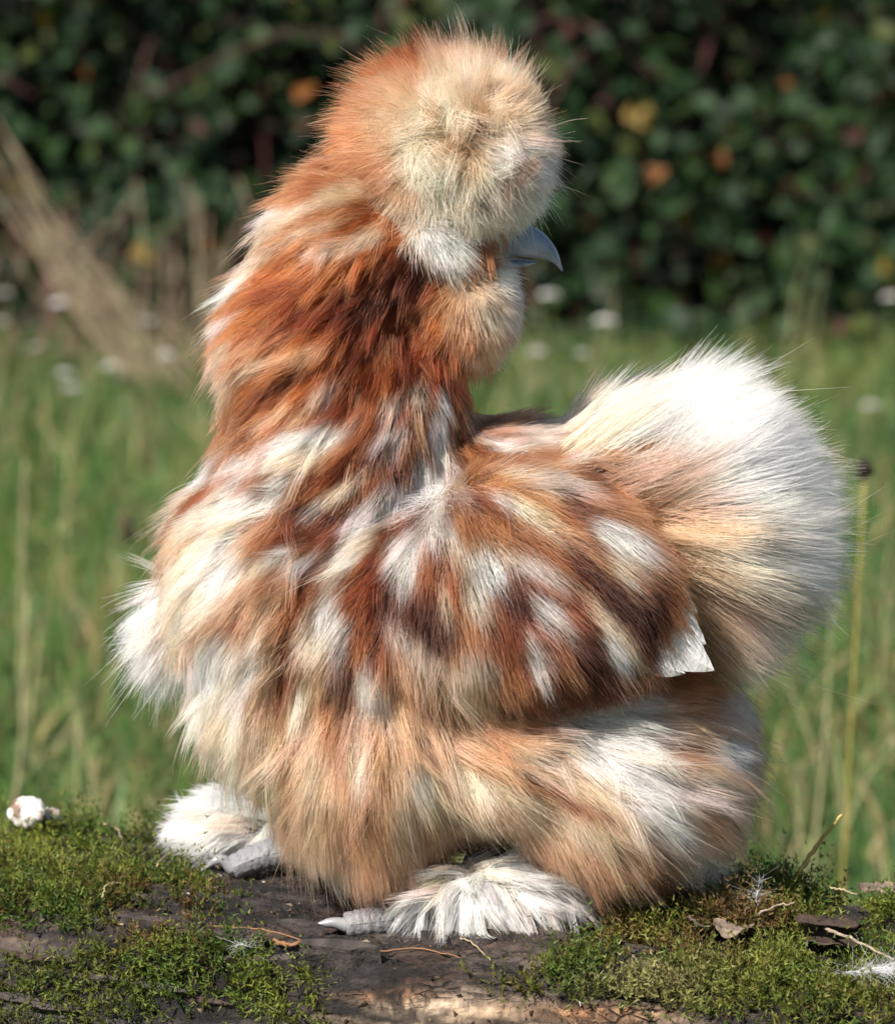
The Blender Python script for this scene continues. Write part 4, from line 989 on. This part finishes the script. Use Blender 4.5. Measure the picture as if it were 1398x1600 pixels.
# ---- folded wing lying over the flank
WINGF = {'wing': (835, 905, -0.074, 198, 148, 0.024, 25), 'far_wing': (850, 950, 0.066, 215, 150, 0.024, 25)}
WINGFLOW = [(700, 880, .3, .95, 85, 24), (760, 830, .6, .7, 95, 22), (820, 880, .75, .6, 90, 20), (950, 850, .85, .5, 95, 20), (900, 980, .6, .78, 90, 20), (1010, 960, .65, .72, 75, 18), (800, 1010, .5, .85, 90, 22), (880, 1060, .55, .8, 70, 22), (720, 960, .25, .95, 90, 22)]
WINGPAINT = [(900, 985, 175, 135, 25, 'R', .9), (793, 915, 30, 34, 0, 'D', .9), (806, 942, 22, 22, 0, 'D', .8), (926, 1022, 44, 54, 0, 'D', .9), (965, 944, 50, 50, 20, 'D', .9), (879, 1092, 96, 24, -8, 'D', .9), (1012, 966, 16, 62, 10, 'D', .9), (1000, 1030, 30, 36, 0, 'D', .7),
             (793, 788, 26, 10, 25, 'W', 1), (850, 820, 76, 14, 35, 'C', .95), (900, 857, 64, 11, 40, 'T', .9), (907, 885, 52, 12, 45, 'D', .95), (943, 867, 34, 14, 40, 'R', .9), (957, 838, 36, 17, 25, 'W', 1), (986, 862, 24, 24, 0, 'W', .95), (974, 888, 28, 22, 20, 'C', .9), (757, 838, 54, 26, 45, 'T', .9), (754, 888, 23, 28, 0, 'W', 1), (754, 950, 15, 36, -25, 'W', 1), (735, 930, 14, 34, -20, 'Y', .7),
             (850, 897, 44, 13, 30, 'G', .7), (815, 880, 40, 10, 25, 'W', .45), (849, 953, 19, 24, -20, 'W', .9), (870, 985, 14, 20, -20, 'G', .7), (943, 974, 76, 11, 52, 'C', 1), (956, 1017, 14, 26, -20, 'W', .95), (836, 1032, 12, 44, -10, 'W', .9), (855, 1010, 10, 30, -10, 'G', .7), (772, 966, 20, 30, -20, 'R', .9), (729, 996, 30, 36, 0, 'T', .8), (746, 1039, 30, 22, 20, 'G', .9), (686, 987, 30, 34, 0, 'D', .9), (800, 1010, 16, 40, -20, 'R', .8), (800, 1060, 20, 36, -20, 'T', .6), (890, 1050, 10, 36, -15, 'T', .7), (700, 910, 28, 42, -15, 'R', .9), (695, 940, 10, 30, -10, 'C', .5), (730, 900, 10, 40, -15, 'D', .6), (860, 1000, 16, 24, 0, 'R', .8), (900, 930, 30, 10, 45, 'T', .8), (1000, 905, 26, 20, 30, 'R', .8)]
for k, f in WINGF.items():
    p, nn = surf(f, 1000)
    near = (nn[:, 1] < .25) if k == 'wing' else (nn[:, 1] > -.25)
    p, nn = p[near], nn[near]
    fl, ln, lf = flow_at(UV(p), WINGFLOW); ln = ln * .82
    o = tuft('wing', p, nn, fl, ln * S, lf, lambda q: paint(q, 'T', BODYPAINT + WINGPAINT, 3, 8), per=38, spread=.15, rootr=.0045, clump=.5, droop=.12, curl=.06)
    if k == 'wing':
        NEARWING = o
        o['label'] = 'rusty brown near wing with white flecks'
# stiff white quill tips under the wing edge
for u0, v0, u1, v1, wd, y in [(965, 895, 1080, 953, 24, -.080), (950, 920, 1092, 1000, 32, -.083), (950, 955, 1104, 1040, 32, -.086), (950, 1016, 1060, 1044, 17, -.089)]:
    a, b = W(u0, v0, y), W(u1, v1, y + .004); ax = b - a; LL = np.linalg.norm(ax); ax /= LL
    sd = nrm(np.cross(ax, np.array([0.15, -1, .2])))
    nu = np.cross(sd, ax); V = []; F = []
    m = 15
    for i in range(m):
        t = i / (m - 1); w = wd * S * min(1, .5 + 1.4 * t) * (1 if t < .72 else max(.05, 1 - ((t - .72) / .28) ** 1.3 * .95))
        c = a + ax * (LL * t) + nu * (-.003 * t * t)
        jag = .0003 * (i % 3 - 1) * (t > .4) * (t < .9)
        V += [c - sd * (w + jag) - nu * .0008, c + nu * .0004, c + sd * (w * .8) - nu * .0006, c + sd * (w * .8) - nu * .0009, c + nu * .0001, c - sd * (w + jag) - nu * .0011]
    for i in range(m - 1):
        for j in range(6):
            F.append((i * 6 + j, i * 6 + (j + 1) % 6, i * 6 + 6 + (j + 1) % 6, i * 6 + 6 + j))
    o = mesh('wing_quill', np.array(V), np.array(F), M_vane, HEN, smooth=False)
# white tuft of the far wing bow showing in front of the breast
p, nn = surf((268, 960, 0.035, 26, 50, 0.016, 10), 130)
fl = np.tile([-.42, .9], (len(p), 1)) + .2 * rng.standard_normal((len(p), 2))
tuft('breast_tuft', p, nn, fl, 92 * S * (.6 + .5 * rng.random(len(p))), np.full(len(p), 18.), lambda q: paint(q, 'W', [(240, 1000, 14, 60, 0, 'B', .6), (225, 920, 20, 14, 0, 'C', .6)], 4), per=30, spread=.2, rootr=.003, droop=.14, clump=.6, fly=.08)

# ---- crest, beard, ear tuft
CRESTFLOW = [(700, 60, -.1, -1, 112, 66), (560, 150, -.85, -.5, 88, 52), (540, 240, -.95, .2, 85, 44), (600, 330, -.8, .6, 60, 36), (690, 180, -.35, -.8, 80, 50), (850, 150, .7, -.6, 80, 62), (880, 260, .9, .3, 65, 58), (790, 330, .3, .9, 66, 46), (850, 330, .8, .5, 36, 40), (720, 330, .1, 1, 74, 42), (640, 230, -.8, -.1, 80, 46), (770, 270, .3, .8, 66, 50), (780, 180, .2, -.7, 76, 54), (620, 100, -.4, -.9, 122, 60), (690, 270, -.3, .8, 70, 44), (840, 230, .8, .1, 66, 56)]
CRESTPAINT = [(600, 120, 110, 60, -30, 'T', .8), (625, 95, 90, 42, -25, 'O', .95), (640, 70, 60, 40, 0, 'R', .85), (545, 180, 60, 60, 0, 'T', .9), (530, 150, 36, 50, 20, 'O', .85), (555, 250, 76, 60, 30, 'O', .85), (545, 300, 70, 45, 0, 'R', .7), (605, 190, 40, 60, 20, 'B', .8), (610, 310, 50, 26, 30, 'T', .8),
              (690, 200, 50, 56, 0, 'Y', .9), (650, 230, 30, 50, 20, 'C', .7), (720, 140, 50, 36, 0, 'C', .7), (720, 90, 50, 30, 0, 'B', .6), (795, 170, 60, 40, 20, 'B', .75), (845, 160, 40, 50, 0, 'B', .7), (735, 250, 60, 34, 10, 'B', .5), (865, 240, 30, 60, 0, 'B', .5), (820, 270, 50, 40, 0, 'W', .7), (780, 345, 90, 40, 10, 'Y', .8), (670, 290, 60, 30, 20, 'Y', .7),
              (681, 190, 8, 24, 0, 'T', .7), (755, 205, 8, 22, 30, 'T', .7), (815, 285, 10, 28, 30, 'T', .8), (832, 275, 8, 24, 30, 'T', .8), (785, 315, 8, 22, 10, 'T', .7), (715, 255, 34, 12, 20, 'T', .6), (735, 290, 20, 9, 0, 'T', .7), (880, 280, 16, 34, 0, 'T', .7), (770, 240, 8, 20, -10, 'T', .6), (640, 160, 8, 26, -20, 'T', .6)]
p, nn = surf(FORMS['skull'], 2300)
ok = (p[:, 2] > W(0, 335)[2]) | (UV(p)[:, 0] > 690)
ok &= UV(p)[:, 1] < 350
p, nn = p[ok], nn[ok]
fl, ln, lf = flow_at(UV(p), CRESTFLOW)
lf = lf + 8
tuft('crest', p, nn, fl, ln * S, lf, lambda q: paint(q, 'C', CRESTPAINT, 5, 10), per=50, spread=.24, rootr=.0030, clump=.5, droop=.05, rad=.0001, fleck=.012, curl=.2, swirl=.9, fly=.02, lenvar=.5)
c0, r0, _ = ell(FORMS['skull'])
ok = (np.abs(nn[:, 1]) > .55) & (rng.random(len(p)) < .2)
p2, n2 = p[ok] + nn[ok] * .012, nn[ok]
tuft('crest', p2, n2, nrm(rng.standard_normal((len(p2), 2))) + .6 * fl[ok], np.full(len(p2), 46 * S), np.full(len(p2), 22.), lambda q: paint(q, 'C', CRESTPAINT, 5, 10), per=36, spread=.3, rootr=.003, clump=.5, droop=.1, rad=.0001, curl=.3, swirl=.3, fleck=.01)
top = (nn[:, 2] > .35) & (UV(p)[:, 0] < 780) & (rng.random(len(p)) < .16)
tuft('crest', p[top], nn[top], fl[top], 106 * S * (.8 + .35 * rng.random(top.sum())), lf[top] - 4, lambda q: paint(q, 'T', CRESTPAINT, 5, 10), per=30, spread=.12, rootr=.0022, clump=.75, droop=.02, rad=.0001, curl=.2, swirl=.3, own=.4)
colour_down()
BEARDFLOW = [(760, 430, .4, .9, 45, 26), (700, 450, -.1, 1, 60, 30), (780, 500, .5, .85, 45, 36), (720, 520, .1, 1, 55, 40), (690, 500, -.1, 1, 60, 36), (800, 430, .4, .9, 30, 24)]
BEARDPAINT = [(790, 430, 40, 34, 40, 'W', .8), (760, 490, 40, 40, 0, 'C', .6), (700, 530, 50, 40, 0, 'T', .8), (680, 480, 20, 50, 0, 'T', .8), (740, 450, 30, 22, 0, 'C', .7), (800, 490, 14, 40, 0, 'G', .6), (770, 545, 50, 18, -20, 'T', .6), (690, 560, 30, 30, 0, 'R', .7)]
p, nn = surf((735, 470, -0.004, 50, 66, 0.030, -10), 900)
fl, ln, lf = flow_at(UV(p), BEARDFLOW)
tuft('beard', p, nn, fl, ln * S, lf, lambda q: paint(q, 'B', BEARDPAINT, 6, 8), per=36, spread=.2, rootr=.003, clump=.4, droop=.06, rad=.00011)
p, nn = surf((675, 378, -0.034, 32, 19, 0.004, 38), 170)
fl = nrm(UV(p) - np.array([650, 340])) + np.array([.5, .7]); 
tuft('ear_tuft', p, nn, fl, (18 + 44 * rng.random(len(p))) * S, np.full(len(p), 20.), lambda q: paint(q, 'W', [(730, 425, 24, 16, 20, 'Y', .6), (640, 370, 14, 20, 0, 'G', .6)], 7), per=34, spread=.26, rootr=.0025, clump=.35, droop=.08, rad=.00011)

# ---- beak, feet
M_beak = plain('horn_beak', (0.21, 0.255, 0.34), 0.27, 0.5, bump=.12, bscale=300, var=.25, vscale=90)
def beak(name, top, bot, hw, m):
    top = spline(top, 22); bot = spline(bot, 22); V = []; F = []; K = 14
    for i in range(22):
        a, b = W(*top[i], 0), W(*bot[i], 0); c = (a + b) / 2; h = (a - b) / 2
        w = np.interp(i / 21, [0, .35, .7, 1], np.array(hw) * S)
        for j in range(K):
            t = 2 * math.pi * j / K
            yy = math.sin(t); V.append(c + h * math.cos(t) + np.array([0, 1, 0]) * w * np.sign(yy) * abs(yy) ** .8)
    for i in range(21):
        for j in range(K): F.append((i * K + j, i * K + (j + 1) % K, (i + 1) * K + (j + 1) % K, (i + 1) * K + j))
    return mesh(name, np.array(V), [np.array(F), np.arange(K)[None], (np.arange(K)[None, ::-1] + 21 * K)], m, HEN)
beak('upper_beak', [(770, 352), (815, 354), (845, 366), (867, 392), (878, 426)], [(770, 400), (815, 405), (842, 408), (862, 414), (876, 427)], (30, 26, 17, 2), M_beak)
beak('lower_beak', [(770, 404), (800, 407), (825, 410), (838, 411)], [(770, 425), (800, 423), (822, 419), (836, 414)], (24, 20, 14, 3), M_beak)
M_scale = plain('grey_scaly_skin', (0.165, 0.165, 0.175), 0.5, 0.4, bump=.5, bscale=500, var=.22, vscale=250)
M_claw = plain('pale_claw', (0.21, 0.215, 0.225), 0.35, 0.5, var=.1, vscale=200)
def toe(parent, pts, r0, r1, claw):
    q = spline(pts, 60); t = np.linspace(0, 1, 60)
    r = (r0 + (r1 - r0) * t) * (1 + .05 * np.abs(np.sin(t * math.pi * 9)) - .03)
    V, F = tube(q, r, 14); 
    o = mesh('toe', V, F, M_scale, parent)
    V2, F2 = [], []
    # scutes: raised half rings over the upper side of the toe
    T = nrm(np.gradient(q, axis=0))
    b = 0
    for k in range(11):
        i = int(3 + k * 5); c = q[i]; ax = T[i]; s = nrm(np.cross(ax, [0, 0, 1.0])); up = np.cross(s, ax)
        w = 0.0017
        for j in range(9):
            an = R(-75 + 150 * j / 8); d = s * math.sin(an) + up * math.cos(an)
            V2 += [c - ax * w + d * r[i] * .99, c - ax * w * .5 + d * (r[i] * 1.01), c + ax * w * .8 + d * (r[i] * 1.035), c + ax * w * 1.15 + d * r[i] * .98]
        for j in range(8):
            for e in range(3): F2.append((b + j * 4 + e, b + j * 4 + e + 1, b + j * 4 + e + 5, b + j * 4 + e + 4))
        b += 36
    mesh('scutes', np.array(V2), np.array(F2), M_scale, parent)
    c = spline(claw, 12); V, F = tube(c, np.interp(np.linspace(0, 1, 12), [0, .6, 1], [r1 * .60, r1 * .38, .0003]), 10)
    mesh('claw', V, F, M_claw, parent)
def onlog(u, y, h):
    x = (u - 699) * S
    return np.array([x, y, log_top(x, y)[0] + h])
def shank(parent, u, y, v):
    a = onlog(u, y, .008); b = W(u + 60, v, y * .8)
    V, F = tube(spline([a, a * .5 + b * .5, b], 12), np.linspace(.008, .009, 12), 12); mesh('shank', V, F, M_scale, parent)
near = mesh('foot', *tube(np.array([onlog(660, -.030, .008), onlog(690, -.04, .011), onlog(720, -.038, .012)]), [.008, .010, .010], 14), M_scale, HEN)
toe(near, [onlog(670, -.030, .010), onlog(625, -.034, .009), onlog(580, -.038, .0075), onlog(540, -.040, .006)], .0085, .0058, [onlog(545, -.040, .006), onlog(520, -.0405, .0055), onlog(488, -.041, .002)])
toe(near, [onlog(670, -.023, .010), onlog(640, -.012, .008), onlog(600, -.002, .006)], .0075, .0055, [onlog(604, -.003, .006), onlog(585, -.000, .005), onlog(566, .003, .001)])
shank(near, 730, -.012, 1270)
far = mesh('foot', *tube(np.array([onlog(470, .050, .009), onlog(500, .050, .012), onlog(530, .050, .013)]), [.008, .010, .010], 14), M_scale, HEN)
toe(far, [onlog(490, .048, .014), onlog(440, .046, .011), onlog(395, .044, .010), onlog(352, .042, .0075)], .0085, .0060, [onlog(356, .042, .008), onlog(332, .041, .010), onlog(300, .040, .003)])
toe(far, [onlog(480, .060, .013), onlog(420, .068, .011), onlog(360, .074, .008)], .0075, .0055, [onlog(364, .074, .008), onlog(345, .076, .007), onlog(325, .078, .002)])
toe(far, [onlog(490, .036, .012), onlog(508, .022, .009), onlog(524, .008, .006)], .0070, .0050, [onlog(522, .009, .006), onlog(528, .004, .0055), onlog(534, -.001, .001)])
shank(far, 520, .050, 1270)
# white feathering on the feet
c0 = onlog(745, -.044, .020)
cu = UV(c0[None])[0]
p, nn = surf((765, cu[1] - 16, -.042, 104, 32, .018, -4), 430)
ok = p[:, 2] > log_top(p[:, 0], p[:, 1]); p, nn = p[ok], nn[ok]
q = UV(p); fl = np.stack([np.interp(q[:, 0], [650, 700, 770, 840], [-.8, -.15, .45, .95]), np.interp(q[:, 0], [650, 760, 850], [.7, 1.0, .55])], 1) + .22 * rng.standard_normal((len(q), 2))
tuft('foot_feathers', p, nn, fl, np.interp(q[:, 0], [650, 740, 850], [56, 82, 70]) * S * (.7 + .5 * rng.random(len(q))), np.full(len(p), 15.), lambda z: paint(z, 'W', [(710, 1345, 80, 18, -8, 'C', .9), (800, 1370, 50, 12, 20, 'Y', .7), (665, 1385, 30, 16, 0, 'C', .8), (775, 1345, 24, 14, 0, 'Y', .8), (850, 1400, 30, 20, 0, 'Y', .4)], 8, 6), per=30, spread=.16, rootr=.0022, clump=.7, droop=.22, rad=.00013, curl=.3, own=.4)
cf = onlog(345, .085, .022); cu = UV(cf[None])[0]
p, nn = surf((365, cu[1], .078, 85, 36, .020, -6), 260)
ok = p[:, 2] > log_top(p[:, 0], p[:, 1]); p, nn = p[ok], nn[ok]
fl = np.tile([-.95, .18], (len(p), 1)) + .12 * rng.standard_normal((len(p), 2))
tuft('foot_feathers', p, nn, fl, np.full(len(p), 62 * S), np.full(len(p), 16.), lambda z: paint(z, 'W', [(350, 1305, 60, 16, 0, 'C', .7)], 9, 6), per=30, spread=.18, rootr=.003, clump=.45, droop=.08, rad=.00013)
